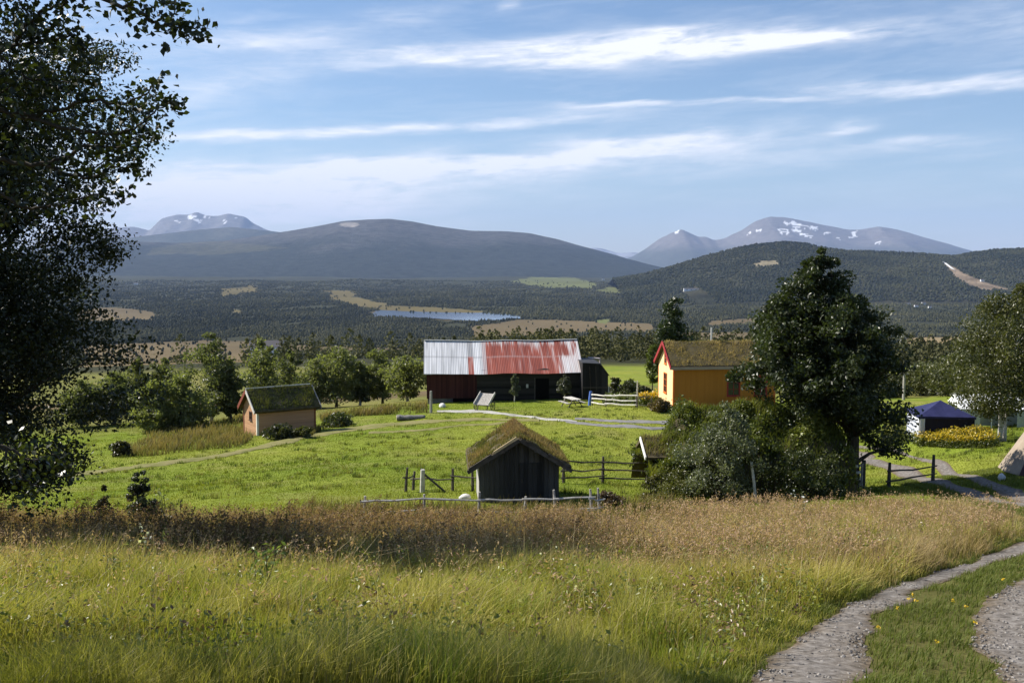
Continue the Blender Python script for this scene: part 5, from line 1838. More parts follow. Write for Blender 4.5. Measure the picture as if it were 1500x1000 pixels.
def cart():
    p = at(709, 597, 86.5)
    root = empty('hand_cart', (p.x, p.y, gz(p.x, p.y)), radians(-24))
    tag(root, 'old grey wooden cart tipped back in front of the barn', 'cart')
    R_ = Matrix.Rotation(radians(33), 3, 'X')
    b = MB()
    for i in range(6):
        b.box(Vector((0, 0.15, 0.98)) + R_ @ Vector((0, -0.65 + i * 0.26, 0)), (1.34, 0.25, 0.04), R_)
    b.build('bed', M_POLE, root)
    for sgn in (-1, 1):
        q = MB(); q.box(Vector((0, 0.15, 0.98)) + R_ @ Vector((sgn * 0.7, 0, 0.09)), (0.06, 1.6, 0.22), R_)
        q.build('side_board', M_PALEPOLE, root)
        w = MB()
        ring = [(sgn * 0.8, 0.1 + 0.42 * cos(a), 0.42 + 0.42 * sin(a)) for a in [2 * pi * i / 20 for i in range(21)]]
        w.tube(ring, 0.035, 6, cap=False)
        for k in range(4):
            a = pi * k / 4
            w.tube([(sgn * 0.8, 0.1 + 0.41 * cos(a), 0.42 + 0.41 * sin(a)), (sgn * 0.8, 0.1 - 0.41 * cos(a), 0.42 - 0.41 * sin(a))], 0.018, 5)
        w.build('wheel', M_DARKPOLE, root)
        MB().beam((sgn * 0.45, -0.25, 0.42), (sgn * 0.45, -0.38, 0.0), 0.06, 0.06, (1, 0, 0)).build('leg', M_DARKPOLE, root)
    MB().tube([(-0.84, 0.1, 0.42), (0.84, 0.1, 0.42)], 0.03, 7).build('axle', M_DARKPOLE, root)


cart()


def log():
    p = at(602, 607, 82)
    root = empty('felled_log', (p.x, p.y, gz(p.x, p.y)), radians(8))
    tag(root, 'thick grey felled log lying on the grass left of the barn', 'log')
    root.scale = (1.0, 1.25, 0.78)
    n = 10
    path = [(-1.15 + 2.3 * i / n, 0.03 * sin(i), 0.24 + 0.03 * sin(i * 1.7)) for i in range(n + 1)]
    MB().tube(path, [0.3 - 0.006 * i + 0.02 * sin(i * 2.1) for i in range(n + 1)], 12).build('trunk', mat_noise('grey_bark', [(0.09, 0.085, 0.08), (0.23, 0.22, 0.21)], scale=6, bump=0.8), root, smooth=True)
    MB().tube([(-1.19, 0, 0.24), (-1.155, 0, 0.24)], 0.26, 12).build('cut_end', mat_plain('cut_wood', (0.55, 0.48, 0.34)), root)


log()


# ------------------------------------------------------------------ tents
def make_gazebo():
    cn = at(1346, 633, 57)
    a = radians(-9)
    S = 3.0
    fx = Vector((cos(a), sin(a), 0)); fb = Vector((-sin(a), cos(a), 0))
    c = Vector(cn) + fx * S / 2 + fb * S / 2
    c.z = gz(c.x, c.y)
    root = empty('gazebo', c, a)
    tag(root, 'square party tent with navy blue pyramid roof', 'tent')
    navy = mat_noise('navy_canvas', [(0.016, 0.018, 0.062), (0.028, 0.03, 0.095)], scale=2, rough=0.6, bump=0.2, bdist=0.05)
    dark = mat_noise('dark_canvas_and_shade', [(0.01, 0.01, 0.02), (0.02, 0.02, 0.035)], scale=2, rough=0.7, bump=0.2)
    white = mat_noise('white_canvas', [(0.5, 0.52, 0.58), (0.66, 0.68, 0.72)], scale=2, rough=0.6, bump=0.2, bdist=0.05)
    h = S / 2
    e, ap = 1.3, 2.05
    mb = MB()
    N = 8
    vs = []
    for i in range(N + 1):
        t = i / N
        hh = (h + 0.06) * (1 - t)
        z = e + (ap - e) * (t ** 0.92) - 0.05 * sin(t * pi)
        vs.append([(-hh, -hh, z), (0, -hh - 0.0, z - 0.03 * sin(t * pi)), (hh, -hh, z), (hh, 0, z - 0.03 * sin(t * pi)), (hh, hh, z), (0, hh, z - 0.03 * sin(t * pi)), (-hh, hh, z), (-hh, 0, z - 0.03 * sin(t * pi))])
    flat = [p for ring in vs for p in ring]
    fs = []
    for i in range(N):
        for k in range(8):
            fs.append((i * 8 + k, i * 8 + (k + 1) % 8, (i + 1) * 8 + (k + 1) % 8, (i + 1) * 8 + k))
    mb.add(flat, fs)
    # valance
    hv = h + 0.062
    q = [(-hv, -hv), (hv, -hv), (hv, hv), (-hv, hv)]
    for i in range(4):
        (x0, y0), (x1, y1) = q[i], q[(i + 1) % 4]
        mb.add([(x0, y0, e), (x1, y1, e), (x1, y1, e - 0.12), (x0, y0, e - 0.12)], [(0, 3, 2, 1)])
    mb.build('roof', navy, root)
    for sx in (-1, 1):
        for sy in (-1, 1):
            MB().tube([(sx * (h - 0.04), sy * (h - 0.04), -0.4), (sx * (h - 0.04), sy * (h - 0.04), e)], 0.025, 7).build('leg', mat_plain('tent_steel', (0.5, 0.5, 0.5), metallic=0.5), root)
    # side walls: front a near-black sheet for the shade inside the open tent, left white, right dark green, back dark
    def wall(p0, p1, z0, z1, mat, label=None):
        m = MB(); n = 16
        d = Vector((p1[0] - p0[0], p1[1] - p0[1], 0)); nn = Vector((-d.y, d.x, 0)).normalized()
        vv = []
        for i in range(n + 1):
            b_ = Vector((p0[0], p0[1], 0)) + d * (i / n) + nn * 0.02 * sin(i * 1.9)
            vv += [(b_.x, b_.y, z0), (b_.x, b_.y, z1)]
        m.add(vv, [(2 * i, 2 * i + 2, 2 * i + 3, 2 * i + 1) for i in range(n)])
        o = m.build('side_wall', mat, root)
        if label: o['label'] = label
        return o
    zb = -0.25
    wall((-h + 0.35, -h + 0.02), (h - 0.02, -h + 0.02), zb, e - 0.14, dark)
    wall((h, -h), (h, h), zb, e - 0.06, dark)
    wall((-h, h), (h, h), zb, e - 0.06, dark)
    lw = wall((-h, -h + 0.1), (-h, h), zb, e - 0.06, white, 'white side wall with window slits')
    for k in range(4):
        MB().box((-h - 0.05, 0.25, 0.05 + k * 0.27), (0.012, 2.1, 0.1)).build('window_slit', mat_plain('grey_film', (0.2, 0.22, 0.27)), lw)
    wall((-h + 0.02, -h - 0.03), (-h + 0.3, -h - 0.03), zb, e - 0.14, white, 'white curtain drawn back at the corner')


make_gazebo()


def make_white_tent():
    p = at(1462, 632, 66)
    root = empty('marquee', (p.x, p.y, gz(p.x, p.y)), radians(-12))
    tag(root, 'white marquee partly hidden behind the birch trunks', 'tent')
    white = mat_noise('marquee_canvas', [(0.68, 0.69, 0.7), (0.8, 0.81, 0.82)], scale=1.5, rough=0.6, bump=0.2, bdist=0.05)
    grey = mat_noise('marquee_film', [(0.3, 0.32, 0.33), (0.45, 0.47, 0.48)], scale=1.5, rough=0.4, bump=0.2)
    L, D, e, ap = 5.6, 4.0, 1.45, 2.25
    mb = MB()
    N = 6
    prof = []
    for i in range(N + 1):
        t = i / N
        prof.append((-D / 2 + D / 2 * t, e + (ap - e) * t - 0.08 * sin(pi * t)))
    prof += [(-y, z) for (y, z) in prof[::-1][1:]]
    nx = 10
    vs = []
    for j in range(nx + 1):
        x = -L / 2 + L * j / nx
        for (y, z) in prof:
            vs.append((x, y, z - 0.06 * abs(sin(2 * pi * j / nx)) * (z - e)))
    m = len(prof)
    mb.add(vs, [(j * m + i, j * m + i + 1, (j + 1) * m + i + 1, (j + 1) * m + i) for j in range(nx) for i in range(m - 1)])
    mb.build('roof', white, root)
    for sx in (-1, 1):
        q = MB(); q.add([(sx * (L / 2), y, z) for (y, z) in prof] , [tuple(range(m))]); q.build('gable', white, root)
    for (x0, x1) in ((-L / 2, -L / 2 + 1.2), (L / 2 - 2.2, L / 2)):
        q = MB(); n = 8
        vv = []
        for i in range(n + 1):
            xx = x0 + (x1 - x0) * i / n
            vv += [(xx, -D / 2 - 0.02 + 0.03 * sin(i * 2.0), -0.2), (xx, -D / 2 - 0.02, e - 0.05)]
        q.add(vv, [(2 * i, 2 * i + 2, 2 * i + 3, 2 * i + 1) for i in range(n)])
        q.build('side_wall', grey, root)
    q = MB(); q.box((0, D / 2 - 0.03, 0.6), (L - 0.1, 0.02, 1.6)); q.build('side_wall', grey, root)
    for x in (-L / 2, -L / 2 + 1.9, L / 2 - 1.9, L / 2):
        MB().tube([(x, -D / 2 + 0.04, -0.3), (x, -D / 2 + 0.04, e)], 0.03, 7).build('leg', mat_plain('white_steel', (0.6, 0.6, 0.6)), root)


make_white_tent()


def make_tipi():
    p = at(1467, 688, 40.5)
    r, h = 2.15, 3.3
    c = Vector((p.x + 0.42 + r * 0.98, p.y + 0.6, 0))
    c.z = gz(c.x, c.y) - 0.1
    z_at = gz(p.x, p.y)
    root = empty('lavvu', c, 0.0)
    tag(root, 'beige canvas lavvu tent at the right edge by the road', 'tent')
    N = 14
    mb = MB()
    vs = []
    K = 8
    for k in range(K + 1):
        t = k / K
        for i in range(N * 4):
            a = 2 * pi * i / (N * 4)
            sc = 1 - 0.035 * (0.5 - 0.5 * cos(a * N)) * (1 - t)
            rr = (r * (1 - t) + 0.16 * t) * sc
            vs.append((rr * cos(a), rr * sin(a), h * t))
    m = N * 4
    mb.add(vs, [(k * m + i, k * m + (i + 1) % m, (k + 1) * m + (i + 1) % m, (k + 1) * m + i) for k in range(K) for i in range(m)])
    mb.build('canvas', mat_noise('beige_canvas', [(0.23, 0.185, 0.14), (0.31, 0.255, 0.195)], scale=2.5, rough=0.8, bump=0.25, bdist=0.05), root)
    for i in range(7):
        a = 2 * pi * i / 7 + 0.2
        MB().tube([(0.16 * cos(a), 0.16 * sin(a), h - 0.05), (-0.2 * cos(a), -0.2 * sin(a), h + 0.6)], 0.025, 6).build('tent_pole', M_POLE, root)
    # dark open seam on the left front
    a0 = radians(205); a1 = radians(212)
    f = MB()
    vv = []
    for k in range(9):
        t = k / 8 * 0.9
        rr = (r * (1 - t) + 0.16 * t) + 0.02
        vv += [(rr * cos(a0), rr * sin(a0), h * t + 0.02), (rr * cos(a1), rr * sin(a1), h * t + 0.02)]
    f.add(vv, [(2 * k, 2 * k + 1, 2 * k + 3, 2 * k + 2) for k in range(8)])
    f.build('seam', mat_plain('dark_seam', (0.05, 0.02, 0.02)), root)
    s = rock('stone', 'small white stone at the foot of the beige lavvu', 'stone', 1468, 686, (0.3, 0.25, 0.34), M_WHITESTONE, 9, Y=39.9)


make_tipi()


# ------------------------------------------------------------------ turf hut on the right
def make_hut():
    x0, x1 = (956 - 750) / F * 40.0, (1232 - 750) / F * 41.0
    cx, cy = (x0 + x1) / 2, 41.5
    z0 = gz(cx, 39.0)
    root = empty('turf_hut', (cx, cy, z0), radians(2))
    tag(root, 'low hut buried under a grassy turf roof beside the big tree', 'hut')
    L = x1 - x0; D = 4.6
    nx, ny = 70, 44
    xs = np.linspace(-L / 2 - 0.2, L / 2 + 0.2, nx); ys = np.linspace(-D / 2 - 0.6, D / 2 + 0.6, ny)
    X, Y = np.meshgrid(xs, ys, indexing='ij')
    top = 3.25 - 0.25 * sstep(0.3, 1.0, -X / (L / 2)) - 1.25 * sstep(0.55, 1.0, -X / (L / 2))
    q = np.clip(np.abs(Y) / (D / 2 + 0.5), 0, 1)
    prof = np.where(q < 0.8, 1 - 0.42 * (q / 0.8) ** 1.2, 0.58 - 0.58 * ((q - 0.8) / 0.2) ** 1.4)
    ends = np.clip((L / 2 + 0.2 - X) / 0.35, 0, 1) ** 0.4
    Z = top * prof * ends + (fbm(X * 1.1, Y * 1.1, 18, 4) - 0.5) * 1.15 * np.clip(prof * 2, 0, 1) * ends - 0.1
    gzz = ground(X + cx, Y + cy) - z0
    Z = np.maximum(Z + gzz * 0.4, gzz - 0.15)
    V = np.stack([X, Y, Z], -1).reshape(-1, 3)
    i = np.arange(nx - 1)[:, None] * ny; j = np.arange(ny - 1)[None]
    Fc = np.stack([i + j, i + ny + j, i + ny + j + 1, i + j + 1], -1).reshape(-1, 4)
    rf = np_mesh('roof', V, Fc, M_SOIL, root, None, smooth=True)
    # turf: grass blades and low leafy growth on every part of the roof
    r = np.random.default_rng(19)
    n = 20000
    fi = r.integers(0, len(Fc), n); a, b_ = r.uniform(0, 1, n)[:, None], r.uniform(0, 1, n)[:, None]
    Pq = V[Fc[fi, 0]] * (1 - a) * (1 - b_) + V[Fc[fi, 1]] * a * (1 - b_) + V[Fc[fi, 2]] * a * b_ + V[Fc[fi, 3]] * (1 - a) * b_
    nz = fbm(Pq[:, 0] * 0.9 + 4, Pq[:, 1] * 0.9 + Pq[:, 2], 20, 3)
    g = np.clip(r.uniform(0, 0.5, n) + (nz - 0.35) * 1.8, 0, 1)
    ct = mixcol((0.085, 0.115, 0.02), (0.28, 0.29, 0.05), g)
    V2, F2, C2 = blade_arrays(Pq, r.uniform(0.15, 0.5, n) * (0.3 + 1.3 * nz), 0.03, 0.6 * np.ones(n), ct * 0.5, ct)
    np_mesh('roof_grass', V2, F2, M_GRASS, rf, C2)
    n = 44000
    fi = r.integers(0, len(Fc), n)
    Pq = V[Fc[fi, 0]]
    nz = fbm(Pq[:, 0] * 0.8 + 9, Pq[:, 1] * 0.8 + Pq[:, 2], 23, 3)
    k = nz > 0.44
    Pq = Pq[k]; nzk = nz[k]
    Pq = Pq + r.normal(0, 1, Pq.shape) * np.array([0.12, 0.12, 0.0]); Pq[:, 2] += r.uniform(0, 1, len(Pq)) * (nzk - 0.42) * 3.0
    col = mixcol((0.045, 0.064, 0.015), (0.18, 0.2, 0.04), np.clip(r.uniform(0, 0.7, len(Pq)) + (fbm(Pq[:, 0], Pq[:, 1], 25, 2) - 0.4), 0, 1))
    V3, F3, C3 = leaf_arrays(Pq, 0.13 * r.uniform(0.6, 1.3, len(Pq)), col, up=0.6, r=r)
    np_mesh('roof_plants', V3, F3, M_LEAF, rf, C3)
    # low entrance at the left end: recess shade put in as near-black boxes, small boarded roof with white bargeboard
    ex = -L / 2 + 0.5
    gable = MB()
    w = 1.3
    gable.box((ex + 0.35, -0.35, 0.6), (0.7, 2 * w - 0.4, 1.6))
    gable.build('wall', M_DARK, root)
    MB().box((ex - 0.015, -0.35, 0.7), (0.03, 1.3, 1.4)).build('door', M_DARK, root)
    for sgn in (-1, 1):
        q_ = MB(); q_.beam((ex - 0.1, -0.35 + sgn * 1.35, 1.42), (ex - 0.1, -0.35 + sgn * 0.0, 1.98), 1.4, 0.12, (0, 0, 1))
        q_.build('porch_roof', M_SOIL, root)
    bq = MB(); bq.beam((ex - 0.83, -1.75, 1.44), (ex - 0.83, -0.35, 2.02), 0.05, 0.15)
    bq.build('bargeboard', mat_plain('white_board', (0.72, 0.7, 0.66)), root)
    n = 1500
    px_ = r.uniform(ex - 0.78, ex + 0.6, n); py_ = r.uniform(-1.6, 0.9, n)
    pz_ = 2.02 - np.abs(py_ + 0.35) * 0.415
    ct = mixcol((0.14, 0.13, 0.045), (0.3, 0.24, 0.12), r.uniform(0, 1, n))
    V4, F4, C4 = blade_arrays(np.stack([px_, py_, pz_], 1), r.uniform(0.08, 0.3, n), 0.025, 0.6 * np.ones(n), ct * 0.6, ct)
    np_mesh('porch_grass', V4, F4, M_GRASS, root, C4)
    MB().beam((2.1, -1.6, 1.72), (1.75, -1.05, 2.75), 0.08, 0.05).build('roof_batten', M_PALEPOLE, root)


make_hut()


def make_sack():
    p = at(1076, 614, 64)
    root = empty('milk_churn', (p.x, p.y, gz(p.x, p.y)))
    tag(root, 'small grey and white metal churn standing behind the willow bush', 'churn')
    h0 = max(0.2, p.z - gz(p.x, p.y))
    pr = [(0.2, 0), (0.24, 0.05), (0.24, 0.5), (0.2, 0.6), (0.13, 0.68), (0.15, 0.74)]
    m = MB()
    N = 16
    m.add([(r * cos(2 * pi * i / N), r * sin(2 * pi * i / N), z) for (r, z) in pr for i in range(N)],
          [(k * N + i, k * N + (i + 1) % N, (k + 1) * N + (i + 1) % N, (k + 1) * N + i) for k in range(len(pr) - 1) for i in range(N)])
    m.build('body', mat_plain('tin', (0.55, 0.57, 0.6), rough=0.4), root, smooth=True)
    MB().tube([(0, 0, 0.74), (0, 0, 0.8)], 0.16, 14).build('lid', mat_plain('grey_lid', (0.3, 0.32, 0.36)), root)


# ------------------------------------------------------------------ trees
def base_at(u, v, Y):
    p = at(u, v, Y)
    return Vector((p.x, p.y, gz(p.x, p.y)))


def px_tree(u, vt, vb, hw, Y, **kw):
    """a tree whose crown top, base and half width were read off the photograph"""
    b = base_at(u, vb, Y)
    top = at(u, vt, Y)
    H = top.z - b.z
    R = hw / F * Y
    return b, H, R


# big dark broadleaf in front of the road
def make_big_tree():
    b, H, R = px_tree(1249, 362, 720, 112, 41.2)
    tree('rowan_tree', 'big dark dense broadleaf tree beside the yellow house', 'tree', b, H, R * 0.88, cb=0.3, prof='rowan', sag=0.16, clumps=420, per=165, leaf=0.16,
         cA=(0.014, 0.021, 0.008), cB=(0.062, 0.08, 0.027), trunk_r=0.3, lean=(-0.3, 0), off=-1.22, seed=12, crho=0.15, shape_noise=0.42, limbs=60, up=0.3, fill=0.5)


make_big_tree()

b, H, R = px_tree(984, 429, 585, 25, 100)
tree('poplar_tree', 'slim dark upright tree behind the yellow house', 'tree', b, H, R * 1.05, cb=0.12, prof='column', clumps=120, per=90, leaf=0.28,
     cA=(0.018, 0.03, 0.012), cB=(0.05, 0.07, 0.022), trunk_r=0.16, seed=21, crho=0.34, shape_noise=0.3)
b, H, R = px_tree(956, 490, 585, 10, 98)
tree('young_tree', 'small yellow-green sapling left of the slim upright tree', 'tree', b, H, R, cb=0.2, prof='ovoid', clumps=40, per=60, leaf=0.25,
     cA=(0.08, 0.1, 0.02), cB=(0.15, 0.17, 0.04), trunk_r=0.06, seed=22, crho=0.35)

ROW = [  # u, top, base, half width, distance, profile, dark, label
    (168, 548, 618, 34, 98, 'round', 0.2, 'rounded dark tree in the row behind the cabin, farthest left'),
    (206, 524, 612, 22, 112, 'ovoid', 0.1, 'hazy small tree between the rounded dark tree and the pale willow'),
    (240, 521, 612, 24, 112, 'ovoid', 0.25, 'narrow tree peeping over the pale spreading willow'),
    (226, 556, 640, 30, 86, 'dome', 0.85, 'pale spreading willow nearest the meadow, left of the tallest dark birch'),
    (265, 548, 638, 32, 87, 'dome', 0.65, 'broad grey-green willow at the foot of the tallest dark birch'),
    (309, 485, 632, 40, 92, 'column', 0.2, 'tallest dark birch left of the cabin'),
    (338, 522, 632, 20, 93, 'ovoid', 0.1, 'dark birch leaning against the tallest one on its right'),
    (384, 497, 606, 28, 104, 'ovoid', 0.55, 'pointed light green birch rising behind the cabin'),
    (425, 514, 604, 27, 110, 'ovoid', 0.15, 'dark hazy birch behind the right end of the cabin roof'),
    (463, 526, 604, 27, 104, 'ovoid', 0.55, 'lower light birch right of the cabin roof'),
    (493, 500, 604, 34, 106, 'ovoid', 0.6, 'large rounded light birch midway between cabin and barn'),
    (527, 528, 600, 20, 108, 'ovoid', 0.25, 'small dark birch just right of the large rounded one'),
    (560, 510, 597, 30, 110, 'ovoid', 0.4, 'broad olive birch left of the barn'),
    (597, 523, 594, 30, 103, 'round', 0.75, 'bushy pale birch closest to the barn'),
    (120, 556, 628, 30, 96, 'ovoid', 0.15, 'dark birch showing under the branches of the big foreground tree')]
for i, (u, vt, vb, hw, Y, pf, li, lab) in enumerate(ROW):
    b, H, R = px_tree(u, vt, vb, hw, Y)
    li = 0.2 + 0.8 * li
    cA = tuple(np.array((0.05, 0.056, 0.026)) * (1 - li) + np.array((0.13, 0.14, 0.055)) * li)
    cB = tuple(np.array((0.13, 0.145, 0.07)) * (1 - li) + np.array((0.25, 0.265, 0.115)) * li)
    tree('birch_tree', lab, 'tree', b, H, R * 1.12, cb=0.05 if pf == 'dome' else 0.1, prof=pf, clumps=95, per=70, leaf=0.27, cA=cA, cB=cB, trunk_r=0.14,
         seed=40 + i, crho=0.26, shape_noise=0.7, leafmat=M_PALELEAF, group='trees behind the cabin', bark=M_BIRCH if i % 2 else M_BARK)

# right side: birches by the tents
b, H, R = px_tree(1464, 398, 640, 76, 54)
tree('birch_tree', 'tall olive birch with pale twin trunks right of the blue tent', 'tree', b, H, R * 1.0, cb=0.15, prof='ovoid', clumps=210, per=140, leaf=0.15,
     cA=(0.035, 0.045, 0.014), cB=(0.115, 0.115, 0.035), trunk_r=0.085, bark=M_BIRCH, stems=3, seed=71, crho=0.22, shape_noise=0.4, limbs=24, skew=(0.6, 0))
b, H, R = px_tree(1530, 388, 640, 70, 57)
tree('birch_tree', 'olive birch cut by the right edge of the picture', 'tree', b, H, R, cb=0.15, prof='ovoid', clumps=130, per=120, leaf=0.16,
     cA=(0.035, 0.045, 0.014), cB=(0.11, 0.11, 0.035), trunk_r=0.14, bark=M_BIRCH, seed=72, crho=0.22, shape_noise=0.4)
RIGHTROW = [(1300, 548, 590, 28, 122, 0.35, 'low dark tree in the field left of the utility pole'), (1352, 535, 588, 34, 128, 0.4, 'rounded tree directly behind the blue tent roof'),
            (1396, 520, 590, 34, 120, 0.5, 'taller olive tree behind the right corner of the blue tent'), (1270, 560, 592, 22, 116, 0.3, 'dark tree showing under the right branches of the big dense tree'),
            (1430, 505, 598, 30, 100, 0.45, 'olive tree between the blue tent and the twin-trunked birch')]
for i, (u, vt, vb, hw, Y, li, lab) in enumerate(RIGHTROW):
    b, H, R = px_tree(u, vt, vb, hw, Y)
    cA = tuple(np.array((0.035, 0.042, 0.018)) * (1 - li) + np.array((0.08, 0.088, 0.03)) * li)
    cB = tuple(np.array((0.09, 0.1, 0.038)) * (1 - li) + np.array((0.2, 0.2, 0.065)) * li)
    tree('field_tree', lab, 'tree', b, H, R * 1.1, cb=0.06, prof='round', clumps=80, per=80, leaf=0.32, cA=cA, cB=cB, trunk_r=0.14, seed=80 + i, crho=0.32, shape_noise=0.4, group='trees beyond the tents')

# bushes
b, H, R = px_tree(1056, 588, 742, 60, 37.6)
tree('willow_bush', 'grey-green willow bush in front of the turf hut', 'bush', b, H, R, cb=0.03, prof='ovoid', clumps=120, per=120, leaf=0.1,
     cA=(0.06, 0.072, 0.035), cB=(0.2, 0.215, 0.12), trunk_r=0.05, stems=6, seed=91, crho=0.2, shape_noise=0.5, limbs=30)
b, H, R = px_tree(1180, 660, 742, 60, 37.4)
tree('bramble_bush', 'dark green bush at the foot of the turf hut, left of the gate', 'bush', b, H, R, cb=0.03, prof='dome', clumps=90, per=90, leaf=0.1,
     cA=(0.03, 0.045, 0.013), cB=(0.09, 0.1, 0.028), trunk_r=0.04, stems=5, seed=92, crho=0.22, shape_noise=0.6)
b, H, R = px_tree(985, 684, 745, 34, 37.6)
tree('green_bush', 'low yellow-green bush under the white bargeboard of the turf hut', 'bush', b, H, R, cb=0.03, prof='dome', clumps=50, per=80, leaf=0.08,
     cA=(0.06, 0.07, 0.018), cB=(0.15, 0.15, 0.04), trunk_r=0.03, stems=4, seed=93, crho=0.26, shape_noise=0.6)
b, H, R = px_tree(952, 694, 742, 16, 38.6)
tree('green_bush', 'small loose green bush left of the dark hut entrance', 'bush', b, H, R, cb=0.03, prof='dome', clumps=30, per=60, leaf=0.08,
     cA=(0.05, 0.055, 0.015), cB=(0.15, 0.14, 0.04), trunk_r=0.02, stems=4, seed=97, crho=0.28, shape_noise=0.6)
b, H, R = px_tree(208, 684, 775, 19, 31)
tree('juniper_bush', 'upright dark juniper at the edge of the brown weeds', 'bush', b, H, R, cb=0.03, prof='column', clumps=60, per=90, leaf=0.075,
     cA=(0.018, 0.028, 0.012), cB=(0.05, 0.062, 0.024), trunk_r=0.04, stems=3, seed=94, crho=0.3, shape_noise=0.6)
b, H, R = px_tree(151, 702, 780, 17, 30)
tree('juniper_bush', 'small pointed dark bush among the brown weeds, left of the upright juniper', 'bush', b, H, R, cb=0.03, prof='cone', clumps=45, per=80, leaf=0.07,
     cA=(0.03, 0.03, 0.014), cB=(0.07, 0.065, 0.026), trunk_r=0.03, stems=3, seed=95, crho=0.3, shape_noise=0.5)
b, H, R = px_tree(892, 728, 752, 24, 35.8)
tree('brown_bush', 'withered brown thicket at the right end of the silvery pole fence', 'bush', b, max(H, 0.7), R, cb=0.02, prof='dome', clumps=50, per=80, leaf=0.07,
     cA=(0.03, 0.02, 0.012), cB=(0.11, 0.07, 0.04), trunk_r=0.02, stems=6, seed=96, crho=0.26, shape_noise=0.5)
for (u, vt, vb, hw, Y, pf, cA, cB, nm, lab, sd) in [
        (902, 553, 582, 14, 104, 'dome', (0.025, 0.03, 0.012), (0.06, 0.06, 0.025), 'garden_bush', 'brownish bush beside the black lean-to', 101),
        (924, 557, 582, 16, 102, 'dome', (0.03, 0.04, 0.015), (0.075, 0.085, 0.03), 'garden_bush', 'olive bush behind the kitchen garden', 102),
        (945, 566, 586, 10, 98, 'dome', (0.025, 0.032, 0.014), (0.06, 0.068, 0.026), 'garden_bush', 'small dark bush left of the yellow gable', 103),
        (968, 584, 601, 15, 76.5, 'dome', (0.06, 0.05, 0.02), (0.17, 0.12, 0.05), 'rose_bush', 'straggly brownish bush against the yellow gable', 104),
        (754, 547, 583, 8, 92.5, 'ovoid', (0.08, 0.09, 0.06), (0.17, 0.18, 0.12), 'young_tree', 'grey-leaved little tree standing against the barn front', 105),
        (827, 548, 576, 10, 92.6, 'ovoid', (0.05, 0.055, 0.038), (0.1, 0.105, 0.07), 'young_tree', 'slanting grey sapling at the right end of the barn front', 106),
        (410, 622, 640, 22, 72.5, 'dome', (0.025, 0.03, 0.013), (0.07, 0.075, 0.026), 'cabin_bush', 'dark bush growing against the long wall of the cabin', 107),
        (444, 626, 642, 14, 72.5, 'dome', (0.05, 0.055, 0.02), (0.13, 0.13, 0.045), 'cabin_bush', 'light bush at the right corner of the cabin', 108),
        (180, 645, 664, 14, 66, 'dome', (0.03, 0.03, 0.015), (0.08, 0.075, 0.03), 'low_bush', 'dark low bush at the left end of the rough grass', 109),
        (497, 607, 622, 22, 82, 'dome', (0.03, 0.045, 0.014), (0.1, 0.11, 0.035), 'low_bush', 'low green bush on the bank between cabin and barn', 110)]:
    b, H, R = px_tree(u, vt, vb, hw, Y)
    tree(nm, lab, 'bush' if 'bush' in nm else 'tree', b, max(H, 0.5), R, cb=0.22 if nm == 'young_tree' else 0.03, prof=pf, clumps=36, per=70, leaf=0.2, cA=cA, cB=cB,
         trunk_r=0.05, stems=1 if nm == 'young_tree' else 4, seed=sd, crho=0.3, shape_noise=0.5, bark=M_BIRCH if nm == 'young_tree' else None)


# ------------------------------------------------------------------ foreground tree, left
def make_left_tree():
    Y = 25.0
    b = base_at(-22, 790, Y)
    H = 14.2
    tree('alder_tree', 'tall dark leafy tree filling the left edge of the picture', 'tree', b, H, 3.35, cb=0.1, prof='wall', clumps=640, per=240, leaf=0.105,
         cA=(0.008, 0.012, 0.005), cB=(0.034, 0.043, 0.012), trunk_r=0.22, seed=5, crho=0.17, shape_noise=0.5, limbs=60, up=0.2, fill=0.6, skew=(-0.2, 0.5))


make_left_tree()


